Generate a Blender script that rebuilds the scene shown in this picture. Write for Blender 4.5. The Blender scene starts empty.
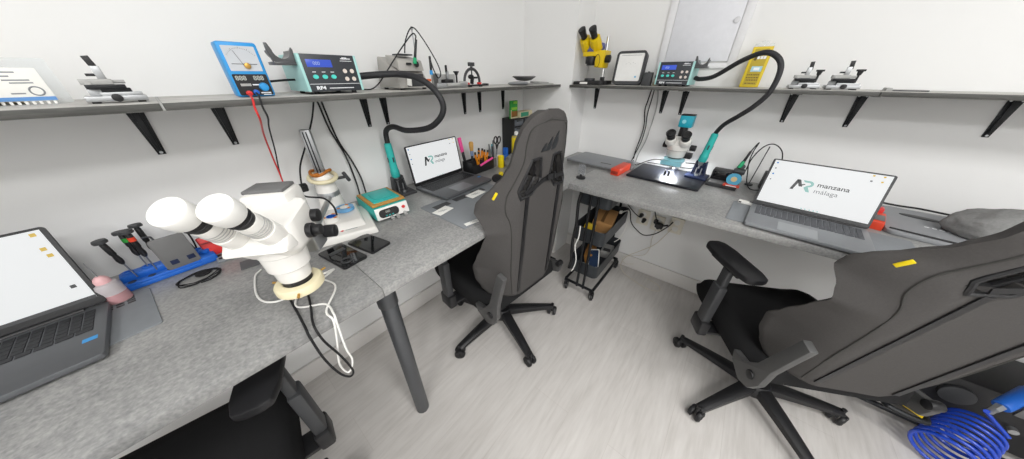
import bpy, bmesh, math, random
from mathutils import Matrix, Vector, Euler
random.seed(7)
C = bpy.context.scene.collection
R = math.radians
PI = math.pi

# ------------------------------------------------------------------ materials
MATS = {}
def hexc(h):
    h = h.lstrip('#')
    v = [int(h[i:i+2], 16)/255 for i in (0, 2, 4)]
    return tuple(((c/12.92) if c <= .04045 else ((c+.055)/1.055)**2.4) for c in v) + (1,)
def mat(name, col, rough=.5, metal=0.0, var=.06, scale=40, bump=0.0, bscale=300, emit=0, alpha=1, trans=0, coat=0, ior=1.45, spec=.5, screen=False):
    if name in MATS: return MATS[name]
    m = bpy.data.materials.new(name); m.use_nodes = True
    nt = m.node_tree; b = nt.nodes['Principled BSDF']
    c = hexc(col)
    tc = nt.nodes.new('ShaderNodeTexCoord')
    n = nt.nodes.new('ShaderNodeTexNoise'); n.inputs['Scale'].default_value = scale; n.inputs['Detail'].default_value = 4
    nt.links.new(tc.outputs['Object'], n.inputs['Vector'])
    mx = nt.nodes.new('ShaderNodeMix'); mx.data_type = 'RGBA'
    mx.inputs[6].default_value = tuple(max(0, x*(1-var)) for x in c[:3])+(1,)
    mx.inputs[7].default_value = tuple(min(1, x*(1+var)) for x in c[:3])+(1,)
    nt.links.new(n.outputs['Fac'], mx.inputs[0])
    nt.links.new(mx.outputs[2], b.inputs['Base Color'])
    b.inputs['Roughness'].default_value = rough; b.inputs['Metallic'].default_value = metal
    b.inputs['IOR'].default_value = ior; b.inputs['Specular IOR Level'].default_value = spec
    b.inputs['Coat Weight'].default_value = coat
    b.inputs['Transmission Weight'].default_value = trans
    b.inputs['Alpha'].default_value = alpha
    if emit:
        nt.links.new(mx.outputs[2], b.inputs['Emission Color']); b.inputs['Emission Strength'].default_value = emit
    if screen:          # a display: dark glass that only gives off light
        nt.links.remove(b.inputs['Base Color'].links[0]); b.inputs['Base Color'].default_value = (.012,.012,.014,1)
    if bump:
        n2 = nt.nodes.new('ShaderNodeTexNoise'); n2.inputs['Scale'].default_value = bscale; n2.inputs['Detail'].default_value = 3
        nt.links.new(tc.outputs['Object'], n2.inputs['Vector'])
        bp = nt.nodes.new('ShaderNodeBump'); bp.inputs['Strength'].default_value = bump; bp.inputs['Distance'].default_value = .002
        nt.links.new(n2.outputs['Fac'], bp.inputs['Height']); nt.links.new(bp.outputs['Normal'], b.inputs['Normal'])
    MATS[name] = m
    return m

def ramp_mat(name, stops, mapping_scale, scale, rough, detail=8, rot=(0,0,0), fine=None, fine_amt=.3, dist=0.0, planks=None, bump=0.0, coat=0):
    """noise -> colour ramp, with a second finer noise mixed in; planks = (length, width) draws board joints"""
    m = bpy.data.materials.new(name); m.use_nodes = True
    nt = m.node_tree; b = nt.nodes['Principled BSDF']; L = nt.links.new
    tc = nt.nodes.new('ShaderNodeTexCoord'); mp = nt.nodes.new('ShaderNodeMapping')
    mp.inputs['Scale'].default_value = mapping_scale; mp.inputs['Rotation'].default_value = rot
    L(tc.outputs['Object'], mp.inputs['Vector'])
    n = nt.nodes.new('ShaderNodeTexNoise'); n.inputs['Scale'].default_value = scale; n.inputs['Detail'].default_value = detail
    n.inputs['Roughness'].default_value = .62; n.inputs['Distortion'].default_value = dist
    L(mp.outputs['Vector'], n.inputs['Vector'])
    fac = n.outputs['Fac']
    if fine:
        n2 = nt.nodes.new('ShaderNodeTexNoise'); n2.inputs['Scale'].default_value = fine; n2.inputs['Detail'].default_value = 5
        L(mp.outputs['Vector'], n2.inputs['Vector'])
        mm = nt.nodes.new('ShaderNodeMix'); mm.data_type = 'FLOAT'; mm.inputs[0].default_value = fine_amt
        L(n.outputs['Fac'], mm.inputs[2]); L(n2.outputs['Fac'], mm.inputs[3]); fac = mm.outputs[0]
    r = nt.nodes.new('ShaderNodeValToRGB')
    els = r.color_ramp.elements
    while len(els) < len(stops): els.new(.5)
    for e, (p, c) in zip(els, stops): e.position = p; e.color = hexc(c)
    L(fac, r.inputs['Fac'])
    out = r.outputs['Color']
    if planks:
        bk = nt.nodes.new('ShaderNodeTexBrick'); bk.inputs['Scale'].default_value = 1
        bk.inputs['Brick Width'].default_value = planks[0]; bk.inputs['Row Height'].default_value = planks[1]
        bk.inputs['Mortar Size'].default_value = .0012; bk.inputs['Mortar Smooth'].default_value = .3
        bk.inputs['Color1'].default_value = (1,1,1,1); bk.inputs['Color2'].default_value = (.93,.93,.93,1); bk.inputs['Mortar'].default_value = (.86,.85,.84,1)
        mp2 = nt.nodes.new('ShaderNodeMapping'); mp2.inputs['Rotation'].default_value = (0,0,PI/2)
        L(tc.outputs['Object'], mp2.inputs['Vector']); L(mp2.outputs['Vector'], bk.inputs['Vector'])
        mu = nt.nodes.new('ShaderNodeMix'); mu.data_type = 'RGBA'; mu.blend_type = 'MULTIPLY'; mu.inputs[0].default_value = 1
        L(out, mu.inputs[6]); L(bk.outputs['Color'], mu.inputs[7]); out = mu.outputs[2]
    L(out, b.inputs['Base Color']); b.inputs['Roughness'].default_value = rough; b.inputs['Coat Weight'].default_value = coat
    if bump:
        bp = nt.nodes.new('ShaderNodeBump'); bp.inputs['Strength'].default_value = bump; bp.inputs['Distance'].default_value = .003
        L(fac, bp.inputs['Height']); L(bp.outputs['Normal'], b.inputs['Normal'])
    MATS[name] = m
    return m

WALL = mat('wall_paint', '#eaeae9', .85, var=.012, scale=3, bump=.04, bscale=180, spec=.2)
TRIMW = mat('trim_white', '#e2dfdc', .5, var=.02)
CEIL = mat('ceiling_paint', '#f4f4f4', .9, var=.01)
FLOOR = ramp_mat('floor_laminate', [(.25, '#bdb9b4'), (.5, '#d0ccc8'), (.75, '#dcd9d5')], (5, .55, 1), 3.0, .42, fine=14, fine_amt=.45, dist=.6, planks=(1.3, .19))
DESK = ramp_mat('concrete_laminate', [(.3, '#737475'), (.5, '#929291'), (.7, '#adacaa')], (1.15, 1, 1), 4.0, .30, fine=130, fine_amt=.55, dist=.2, bump=.05)
SHELF = ramp_mat('grey_oak', [(.3, '#8b8b87'), (.5, '#b3b1ac'), (.7, '#c9c7c2')], (3, .35, 9), 12.0, .45, fine=40, fine_amt=.4)  # paler than the edge: grazing light on the top painted in
SHELFC = ramp_mat('grey_oak_across', [(.3, '#8b8b87'), (.5, '#b3b1ac'), (.7, '#c9c7c2')], (.35, 3, 9), 12.0, .45, fine=40, fine_amt=.4)  # same pale top, grazing light included, for the back wall boards
SHELFE = ramp_mat('grey_oak_edge', [(.3, '#2f302e'), (.5, '#4b4b48'), (.7, '#666561')], (.4, .4, 14), 12.0, .5, fine=60, fine_amt=.4)
BLACK = mat('black_plastic', '#1d1d1f', .45)
BLACKM = mat('black_metal', '#1c1e21', .38, .3)
DARKG = mat('dark_grey_plastic', '#3a3b3d', .5)
MIDG = mat('mid_grey_plastic', '#6c6c6c', .5)
LIGHTG = mat('light_grey_plastic', '#a8a8a6', .5)
GREYBOX = mat('warm_grey_enamel', '#a9a6a1', .45)
WHITE = mat('white_plastic', '#efeeea', .35, var=.02)
WHITEM = mat('white_enamel', '#eceae5', .25, var=.02, coat=.3)
IVORY = mat('ivory_plastic', '#e6dcb9', .4, var=.03)
TEAL = mat('teal_plastic', '#2fb3ac', .42)
TEALD = mat('teal_dark', '#1f9a97', .42)
TEALL = mat('teal_pale_side', '#a4d2cf', .45)
BLUE = mat('blue_plastic', '#1f62c0', .38)
CYANB = mat('meter_blue', '#2a93d6', .4)
RED = mat('red_plastic', '#d2302f', .4)
REDORANGE = mat('red_orange_plastic', '#d8452b', .4)
PINK = mat('pink_plastic', '#f0529c', .4)
YELLOW = mat('yellow_plastic', '#e9cf14', .4)
YELLOWE = mat('yellow_enamel', '#dcbc0f', .35)
ORANGE = mat('orange_rubber', '#e08a1c', .5)
PURPLE = mat('purple_enamel', '#555a92', .4)
STEEL = mat('brushed_steel', '#a9abad', .38, .85)
CHROME = mat('chrome', '#d6d6d6', .15, 1.0)
GUN = mat('gunmetal_leg', '#5b5d60', .42, .55)
BRASS = mat('brass', '#c49b53', .35, .9)
LAPT = mat('laptop_metal', '#67696c', .4, .4)
LAPC = mat('laptop_silver', '#8d9094', .4, .4)
KEYS = mat('keycap_black', '#202124', .5)
KEYG = mat('keycap_grey', '#4b4d52', .5)
MATG = mat('silicone_mat', '#85898d', .7)
FABRIC = mat('charcoal_fabric', '#4f4d4c', .95, var=.14, scale=240, bump=.25, bscale=900, spec=.15)
FABRICD = mat('black_fabric', '#262627', .95, var=.12, scale=240, bump=.25, bscale=900, spec=.15)
STITCH = mat('dark_stitching', '#3c3b39', .9)
CLOTH = mat('grey_knit', '#868685', .97, var=.25, scale=160, bump=.5, bscale=500, spec=.1)
RUBBER = mat('black_rubber', '#18181a', .65)
HOSE = mat('hose_black', '#242427', .55)
CARD = mat('brown_cardboard', '#b98a55', .8)
PAPER = mat('white_paper', '#eeede8', .8, var=.02)
PAPERB = mat('beige_card', '#d8cbab', .8)
GLOSS = mat('black_glass', '#111214', .06, coat=.5)
PLATE = mat('black_worn_plate', '#1b1d24', .36, var=.5, scale=60)
INK = mat('dark_ink', '#26282b', .6)
INKG = mat('grey_ink', '#83868a', .6)
INKW = mat('white_ink', '#e9ecee', .6)
GREENC = mat('green_card', '#2c9a3a', .6)
LIMEC = mat('lime_card', '#8cc63f', .6)
GREENG = mat('green_grip', '#17a06a', .45)
NAVY = mat('navy_plastic', '#1c2746', .5)
WOOD = mat('tan_wood_frame', '#b98a45', .55, var=.15)
COILB = mat('blue_coil', '#1843b8', .25, coat=.4)
SCREEN = mat('white_screen', '#f3f5f5', .4, var=.005, emit=1.12, screen=True)
SCR_D = mat('screen_dark_ink', '#303233', .4, emit=.9, screen=True)
SCR_T = mat('screen_teal', '#9fd8d0', .4, emit=.9, screen=True)
SCR_G = mat('screen_grey', '#85888a', .4, emit=.9, screen=True)
SCR_Y = mat('screen_yellow', '#f0c945', .4, emit=.9, screen=True)
SCR_B = mat('screen_blue', '#3c93dc', .4, emit=.9, screen=True)
LCD = mat('blue_display', '#3d63e8', .3, var=.01, emit=.95, screen=True)
LCDL = mat('blue_display_digits', '#b9cdff', .3, emit=.95, screen=True)
SEG = mat('unlit_segments', '#a9aca6', .4)
LEDW = mat('ring_light_diodes', '#ffffff', .3, var=0, emit=9)
CLEAR = mat('clear_plastic', '#e9eef0', .12, trans=.85, alpha=.55)
PINKL = mat('pink_liquid_bottle', '#dba9ad', .25, trans=.35)
FROST = mat('frosted_bottle', '#dcd5d8', .3, trans=.4)
DIAL = mat('dial_face', '#c3c7cc', .35)
LTBLUE = mat('pale_blue_shield', '#8cc7d3', .3, trans=.3)

# ------------------------------------------------------------------ mesh builder
def catmull(pts, res=6):
    P = [Vector(p) for p in pts]
    if len(P) < 3 or res < 2: return P
    out = []
    for i in range(len(P)-1):
        p0 = P[i-1] if i else P[0]*2-P[1]
        p1, p2 = P[i], P[i+1]
        p3 = P[i+2] if i+2 < len(P) else P[-1]*2-P[-2]
        for k in range(res):
            t = k/res
            out.append(.5*((2*p1)+(p2-p0)*t+(2*p0-5*p1+4*p2-p3)*t*t+(3*p1-p0-3*p2+p3)*t**3))
    out.append(P[-1]); return out

class MB:
    def __init__(s): s.bm = bmesh.new(); s.M = Matrix.Identity(4); s.mi = 0
    def add(s, t, M=None):
        for f in t.faces: f.material_index = s.mi
        t.transform(s.M @ M if M is not None else s.M)
        me = bpy.data.meshes.new('tmp'); t.to_mesh(me); t.free()
        s.bm.from_mesh(me); bpy.data.meshes.remove(me); return s
    def m(s, i): s.mi = i; return s
    def box(s, c, d, rot=(0,0,0), bev=.0015, seg=2):
        t = bmesh.new(); bmesh.ops.create_cube(t, size=1)
        bmesh.ops.scale(t, vec=Vector(d), verts=t.verts)
        bv = min(bev, min(d)*.45)
        if bv > 1e-5: bmesh.ops.bevel(t, geom=t.edges[:], offset=bv, segments=seg, profile=.5, affect='EDGES')
        return s.add(t, Matrix.Translation(c) @ Euler(rot).to_matrix().to_4x4())
    def wedge(s, pts8, bev=.0015):
        """box from 8 explicit corners: bottom 4 (ccw) then top 4"""
        t = bmesh.new(); v = [t.verts.new(p) for p in pts8]
        for f in ((3,2,1,0),(4,5,6,7),(0,1,5,4),(1,2,6,5),(2,3,7,6),(3,0,4,7)): t.faces.new([v[i] for i in f])
        bmesh.ops.recalc_face_normals(t, faces=t.faces[:])
        if bev: bmesh.ops.bevel(t, geom=t.edges[:], offset=bev, segments=2, profile=.5, affect='EDGES')
        return s.add(t)
    def cyl(s, p0, p1, r0, r1=None, n=24, bev=0):
        r1 = r0 if r1 is None else r1
        p0, p1 = Vector(p0), Vector(p1); d = p1-p0; L = d.length
        t = bmesh.new()
        prof = [(0,0),(r0,0),(r1,L),(0,L)]
        if bev: prof = [(0,0),(r0-bev,0),(r0-.3*bev,.3*bev),(r0,bev),(r1,L-bev),(r1-.3*bev,L-.3*bev),(r1-bev,L),(0,L)]
        _rev(t, prof, n)
        return s.add(t, Matrix.Translation(p0) @ Vector((0,0,1)).rotation_difference(d).to_matrix().to_4x4())
    def lathe(s, prof, M=None, n=28):
        t = bmesh.new(); _rev(t, prof, n); return s.add(t, M)
    def tube(s, pts, r, n=8, res=6, closed=False):
        P = catmull(pts, res) if not closed else [Vector(p) for p in pts]
        N = len(P); t = bmesh.new(); rings = []
        rr = r if isinstance(r, (list, tuple)) else None
        up = None
        for i, p in enumerate(P):
            if closed: tan = P[(i+1) % N]-P[i-1]
            else: tan = P[min(i+1, N-1)]-P[max(i-1, 0)]
            if tan.length < 1e-9: tan = Vector((0,0,1))
            tan.normalize()
            if up is None:
                up = tan.orthogonal().normalized()
            else:
                up = (up-tan*up.dot(tan))
                up = up.normalized() if up.length > 1e-6 else tan.orthogonal().normalized()
            b = tan.cross(up)
            if rr: f = i/(N-1)*(len(rr)-1); k = min(int(f), len(rr)-2); rad = rr[k]+(rr[k+1]-rr[k])*(f-k)
            else: rad = r
            rings.append([t.verts.new(p+(up*math.cos(2*PI*j/n)+b*math.sin(2*PI*j/n))*rad) for j in range(n)])
        for i in range(N if closed else N-1):
            A, B = rings[i], rings[(i+1) % N]
            for j in range(n): t.faces.new((A[j], A[(j+1) % n], B[(j+1) % n], B[j]))
        if not closed: t.faces.new(rings[0][::-1]); t.faces.new(rings[-1])
        return s.add(t)
    def torus(s, c, Rr, r, nrm=(0,0,1), n=40, k=10, sx=1, sy=1):
        q = Vector((0,0,1)).rotation_difference(Vector(nrm))
        pts = [Vector(c)+q @ Vector((math.cos(2*PI*i/n)*Rr*sx, math.sin(2*PI*i/n)*Rr*sy, 0)) for i in range(n)]
        return s.tube(pts, r, k, closed=True)
    def prism(s, poly, h, M=None, bev=0):
        t = bmesh.new(); a = [t.verts.new((x, y, 0)) for x, y in poly]; b = [t.verts.new((x, y, h)) for x, y in poly]
        t.faces.new(a[::-1]); t.faces.new(b); n = len(a)
        for i in range(n): t.faces.new((a[i], a[(i+1) % n], b[(i+1) % n], b[i]))
        bmesh.ops.recalc_face_normals(t, faces=t.faces[:])
        if bev: bmesh.ops.bevel(t, geom=t.edges[:], offset=bev, segments=2, profile=.5, affect='EDGES')
        return s.add(t, M)
    def ell(s, c, r, M=None, u=20, v=12):
        t = bmesh.new(); bmesh.ops.create_uvsphere(t, u_segments=u, v_segments=v, radius=1)
        bmesh.ops.scale(t, vec=Vector(r), verts=t.verts)
        T = Matrix.Translation(c)
        return s.add(t, T @ M if M is not None else T)
    def quad(s, c, w, h, th=.0004, M=None):
        return s.add(_cube(w, h, th), (M if M is not None else Matrix.Identity(4)) @ Matrix.Translation(c))
    def build(s, name, mats, parent=None, ang=38, label=None):
        me = bpy.data.meshes.new(name)
        bmesh.ops.recalc_face_normals(s.bm, faces=s.bm.faces[:])
        s.bm.to_mesh(me); s.bm.free()
        if not isinstance(mats, (list, tuple)): mats = [mats]
        for x in mats: me.materials.append(x)
        me.shade_smooth(); me.set_sharp_from_angle(angle=R(ang))
        o = bpy.data.objects.new(name, me); C.objects.link(o)
        if parent is not None: o.parent = parent
        if label: o['label'] = label
        return o
def _cube(w, h, d):
    t = bmesh.new(); bmesh.ops.create_cube(t, size=1); bmesh.ops.scale(t, vec=Vector((w, h, d)), verts=t.verts); return t
def _rev(t, prof, n):
    rows = []
    for r, z in prof:
        rows.append([t.verts.new((0,0,z))] if r < 1e-7 else [t.verts.new((r*math.cos(2*PI*j/n), r*math.sin(2*PI*j/n), z)) for j in range(n)])
    for A, B in zip(rows, rows[1:]):
        for j in range(n):
            k = (j+1) % n
            if len(A) == 1 and len(B) == 1: continue
            if len(A) == 1: t.faces.new((A[0], B[k], B[j]))
            elif len(B) == 1: t.faces.new((A[j], A[k], B[0]))
            else: t.faces.new((A[j], A[k], B[k], B[j]))
    bmesh.ops.recalc_face_normals(t, faces=t.faces[:])
def rrect(w, h, r, n=5):
    P = []
    for cx, cy, a0 in ((w/2-r, h/2-r, 0), (-w/2+r, h/2-r, 90), (-w/2+r, -h/2+r, 180), (w/2-r, -h/2+r, 270)):
        for i in range(n+1):
            a = R(a0+90*i/n); P.append((cx+r*math.cos(a), cy+r*math.sin(a)))
    return P
FRONT = Matrix.Rotation(PI/2, 4, 'X')      # a drawing in local XY stood up, facing local -Y
def T(x, y, z): return Matrix.Translation((x, y, z))

def thing(name, label, cat, loc=(0,0,0), rz=0, group=None):
    o = bpy.data.objects.new(name, None); C.objects.link(o); o.empty_display_size = .05
    o.location = loc; o.rotation_euler = (0, 0, R(rz)); o['label'] = label; o['category'] = cat
    if group: o['group'] = group
    return o
def tag(o, label, cat, group=None, loc=None, rz=0):
    o['label'] = label; o['category'] = cat
    if group: o['group'] = group
    if loc is not None: o.location = loc; o.rotation_euler = (0, 0, R(rz))
    return o
def struct(o): o['kind'] = 'structure'; return o
def dup(o, loc, rz, label, parent=None):
    c = o.copy(); C.objects.link(c)
    c.location = loc; c.rotation_euler = (0, 0, R(rz)); c['label'] = label
    for ch in o.children: _dupc(ch, c)
    return c
def _dupc(o, parent):
    c = o.copy(); C.objects.link(c); c.parent = parent
    for ch in o.children: _dupc(ch, c)
def text(name, body, size, M, m, parent, align='LEFT', off=0.0, sx=1.0, shear=0):
    cu = bpy.data.curves.new(name, 'FONT'); cu.body = body; cu.size = size; cu.extrude = .0002; cu.align_x = align; cu.offset = off; cu.shear = shear
    o = bpy.data.objects.new(name, cu); C.objects.link(o)
    dg = bpy.context.evaluated_depsgraph_get(); dg.update()
    me = bpy.data.meshes.new_from_object(o.evaluated_get(dg)); C.objects.unlink(o); bpy.data.objects.remove(o)
    me.transform(M @ Matrix.Diagonal((sx, 1, 1, 1))); me.materials.clear(); me.materials.append(m); me.name = name
    q = bpy.data.objects.new(name, me); C.objects.link(q); q.parent = parent; return q
# ------------------------------------------------------------------ the room (x to the right along the back wall, y into the room's far corner)
DZ, SZ = .85, 1.317            # desk top, shelf top
XA, YC, YB, XD = -1.31, 1.945, 1.73, -.92
XR, YF, CH = 2.35, -2.7, 2.62
def slab(name, c, d, m, bev=0):
    return struct(MB().box(c, d, bev=bev).build(name, m))
slab('floor', ((XA+XR)/2, (YC+YF)/2, -.05), (XR-XA+.2, YC-YF+.2, .1), FLOOR)
slab('ceiling', ((XA+XR)/2, (YC+YF)/2, CH+.05), (XR-XA+.2, YC-YF+.2, .1), CEIL)
slab('wall_left', (XA-.05, (YC+YF)/2, CH/2), (.1, YC-YF+.2, CH), WALL)
slab('wall_back', ((XA+XR)/2, YC+.05, CH/2), (XR-XA+.2, .1, CH), WALL)
slab('wall_corner', ((XA+XD)/2, (YB+YC)/2, CH/2), (XD-XA, YC-YB, CH), WALL)
slab('wall_right', (XR+.05, (YC+YF)/2, CH/2), (.1, YC-YF+.2, CH), WALL)
slab('wall_front', ((XA+XR)/2, YF-.05, CH/2), (XR-XA+.2, .1, CH), WALL)
def skirting(name, c, d):
    return struct(MB().box(c, d, bev=.004).build(name, TRIMW))
skirting('baseboard_left', (XA+.008, (YB+YF)/2, .055), (.016, YB-YF, .11))
skirting('baseboard_back', ((XD+XR)/2, YC-.008, .055), (XR-XD, .016, .11))
skirting('baseboard_corner', ((XA+XD)/2, YB-.008, .055), (XD-XA, .016, .11))

# ------------------------------------------------------------------ worktops
TH = .032
def leg(name, x, y, parent):
    mb = MB()
    mb.cyl((x, y, 0), (x, y, DZ-.16), .0285, .0285, 32, .003)
    mb.cyl((x, y, DZ-.16), (x, y, DZ-TH-.004), .0325, .0325, 32, .002)
    mb.box((x, y, DZ-TH-.003), (.09, .09, .006))
    return mb.build(name, GUN, parent)
wa = thing('workbench', 'grey concrete-look workbench along the left wall holding the large white microscope', 'workbench', (0,0,0))
MB().box(((XA-.633)/2, (.195-1.6)/2, DZ-TH/2), (-.633-XA, 1.795, TH), bev=.002).build('worktop', DESK, wa)
leg('leg', -.741, -1.3, wa); leg('leg', -1.2, -1.3, wa)
wb = thing('workbench', 'grey concrete-look workbench with tubular grey leg, under the corner laptop and tool pots', 'workbench', (0,0,0))
MB().box(((XA-.633)/2, (.196+YB)/2, DZ-TH/2), (-.633-XA, YB-.196, TH), bev=.002).build('worktop', DESK, wb)
leg('leg', -.741, .232, wb)
MB().box((-.96, .95, DZ-TH-.012), (.04, 1.3, .024)).build('support_rail', GUN, wb)
wc = thing('workbench', 'grey concrete-look workbench along the back wall under the black microscope plate and silver laptop', 'workbench', (0,0,0))
poly = [(-.632,1.274),(2.0,1.274),(2.0,YC-.001),(XD+.001,YC-.001),(XD+.001,YB+.001),(-.632,YB+.001)]
MB().prism(poly, TH, T(0,0,DZ-TH), bev=.002).build('worktop', DESK, wc)
MB().box((.6, 1.62, DZ-TH-.012), (2.2, .04, .024)).build('support_rail', GUN, wc)
for q in ((1.85, 1.36), (1.85, 1.85)): leg('leg', *q, wc)

# ------------------------------------------------------------------ shelves and brackets
AX = -1.0
def shelf(lab, c, d, m):
    o = tag(MB().box(c, d, bev=.0012).build('wall_shelf', [m, SHELFE]), lab, 'shelf', 'grey oak wall shelves')
    for p in o.data.polygons:
        if abs(p.normal.z) < .6: p.material_index = 1      # laminate edge band; the top's grazing sheen is put into its colour
    return o
sAn = shelf('left-wall grey shelf board carrying the papers, small clamp and nothing else', ((XA+AX)/2, (.0015-1.3)/2, SZ-.008), (AX-XA, 1.3015, .016), SHELF)
sAn['label'] = 'grey shelf board holding the leaning printed card and a lone silver clamp'
shelf('long grey shelf board holding the blue meter and the soldering stations', ((XA+AX)/2, (.0055+YB)/2, SZ-.008), (AX-XA, YB-.0055, .016), SHELF)
shelf('grey shelf board holding the yellow microscope and the yellow pouch on the back wall', ((XD+.362)/2, (1.70+YC)/2, SZ-.008), (.362-XD, YC-1.70, .016), SHELFC)
shelf('grey shelf board holding only a thin flat case, at the end of the back wall', ((.364+1.5)/2, (1.70+YC)/2, SZ-.008), (1.136, YC-1.70, .016), SHELFC)
MB().box(((XA+AX)/2+.0005, .0035, SZ-.008), (AX-XA+.001, .0036, .0165), bev=.0004).build('joint_strip', LIGHTG, sAn)
BR = thing('shelf_bracket', '', 'bracket', (0,0,0), 0, 'black shelf brackets')
h = .135
mb = MB()
mb.wedge([(-.008,-.004,-h),(.008,-.004,-h),(.008,0,-h),(-.008,0,-h),(-.0175,-.004,0),(.0175,-.004,0),(.0175,0,0),(-.0175,0,0)], .0008)
mb.wedge([(-.004,-.010,-h+.012),(.004,-.010,-h+.012),(.004,-.003,-h+.012),(-.004,-.003,-h+.012),(-.008,-.013,-.01),(.008,-.013,-.01),(.008,-.003,-.01),(-.008,-.003,-.01)], .001)
mb.build('wall_arm', BLACKM, BR)
mb = MB()
mb.wedge([(-.0175,-.004,-.004),(-.0175,0,-.004),(.0175,0,-.004),(.0175,-.004,-.004),(-.0175,-.004,0),(-.0175,0,0),(.0175,0,0),(.0175,-.004,0)], 0)
mb.wedge([(-.009,-.19,-.004),(.009,-.19,-.004),(.0175,-.004,-.004),(-.0175,-.004,-.004),(-.009,-.19,0),(.009,-.19,0),(.0175,-.004,0),(-.0175,-.004,0)], .0006)
mb.build('shelf_arm', BLACKM, BR)
for x, z in ((-.011,-.010), (.011,-.010), (0,-h+.006)): MB().cyl((x,-.0035,z), (x,-.0075,z), .0037, n=12).build('screw', STEEL, BR)
zb = SZ-.016
spots = [((XA,-.051,zb),90,'black shelf bracket under the board with the lone silver clamp'),
 ((XA,.114,zb),90,'black shelf bracket below the blue meter'),
 ((XA,.573,zb),90,'first black bracket of the close pair below the grey iron station'),
 ((XA,.661,zb),90,'second black bracket of the close pair, the one beside the hot-air hose'),
 ((XA,1.152,zb),90,'black shelf bracket below the clamp arch, the one nearer the hose'),
 ((XA,1.279,zb),90,'black shelf bracket below the clamp arch, the one nearer the corner'),
 ((XA,1.50,zb),90,'black shelf bracket above the green hanging card in the corner'),
 ((-.835,YC,zb),0,'black shelf bracket below the yellow microscope'),
 ((-.406,YC,zb),0,'black bracket behind the cables under the small soldering station'),
 ((-.300,YC,zb),0,'black bracket directly above the binocular microscope on the back bench'),
 ((.155,YC,zb),0,'black bracket below the first of two matching silver clamps'),
 ((.371,YC,zb),0,'black bracket at the shelf joint below the second matching clamp'),
 ((.735,YC,zb),0,'black shelf bracket alone at the far end of the back wall shelf')]
for i, (l, rz, lab) in enumerate(spots):
    if i == 0: BR.location = l; BR.rotation_euler = (0,0,R(rz)); BR['label'] = lab
    else: dup(BR, l, rz, lab)

# wall access panel above the back shelf
pn = thing('access_panel', 'pale grey flush panel door on the wall above the back shelf', 'panel', (-.305, YC, 1.40))
mb = MB(); W, Hh = .37, .82
for x in (-W/2+.018, W/2-.018): mb.box((x, -.006, Hh/2), (.036, .012, Hh), bev=.002)
for z in (.012, Hh-.018): mb.box((0, -.006, z), (W-.07, .012, .024 if z < .1 else .036), bev=.002)
mb.build('frame', mat('panel_frame', '#e6e6e8', .5), pn)
MB().box((0, -.0055, Hh/2), (W-.0755, .011, Hh-.0635), bev=.0006).build('door', mat('panel_door', '#e4e5ea', .5), pn)
MB().cyl((.13, -.010, .2), (.13, -.016, .2), .013, n=24, bev=.002).build('latch', mat('latch_pale', '#d6d7da', .4), pn)

# ------------------------------------------------------------------ gaming chair (origin on the floor under the hub, facing +Y)
def interp(tab, z):
    if z <= tab[0][0]: return tab[0][1:]
    for a, b in zip(tab, tab[1:]):
        if z <= b[0]:
            t = (z-a[0])/(b[0]-a[0]); t = t*t*(3-2*t)*.5+t*.5
            return tuple(x+(y-x)*t for x, y in zip(a[1:], b[1:]))
    return tab[-1][1:]
# z, half width, how far the side wings reach forward, thickness of the middle
BACK = [(.455,.165,.06,.04),(.475,.205,.10,.075),(.52,.225,.135,.09),(.58,.245,.155,.09),(.64,.25,.165,.09),(.70,.25,.135,.085),(.78,.248,.097,.08),(.84,.248,.068,.075),(.88,.25,.090,.075),(.925,.254,.135,.075),
        (.96,.248,.132,.075),(.985,.232,.115,.072),(1.02,.200,.088,.07),(1.06,.177,.055,.07),(1.11,.160,.032,.072),(1.17,.145,.026,.075),(1.21,.128,.02,.07),(1.238,.103,.014,.06),(1.256,.072,.008,.042),(1.265,.036,.004,.020)]
HOLE = [(.026,1.030),(.036,1.108),(.086,1.108),(.138,1.000),(.132,.970),(.068,.976)]
def inpoly(x, y, P):
    c = False; j = len(P)-1
    for i in range(len(P)):
        if (P[i][1] > y) != (P[j][1] > y) and x < (P[j][0]-P[i][0])*(y-P[i][1])/(P[j][1]-P[i][1])+P[i][0]: c = not c
        j = i
    return c
def yrear(z): return -.235-.11*(z-.5)/.75
def rear(x, z, hw, wing):
    u = abs(x)/hw if hw > 1e-6 else 0
    s = max(0, (u-.52)/.48); return yrear(z)+wing*(s**1.7)*.95
def rearpt(x, z, off=.0):
    hw, wing, th = interp(BACK, z); return Vector((x, rear(x, z, hw, wing)-off, z))
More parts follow.
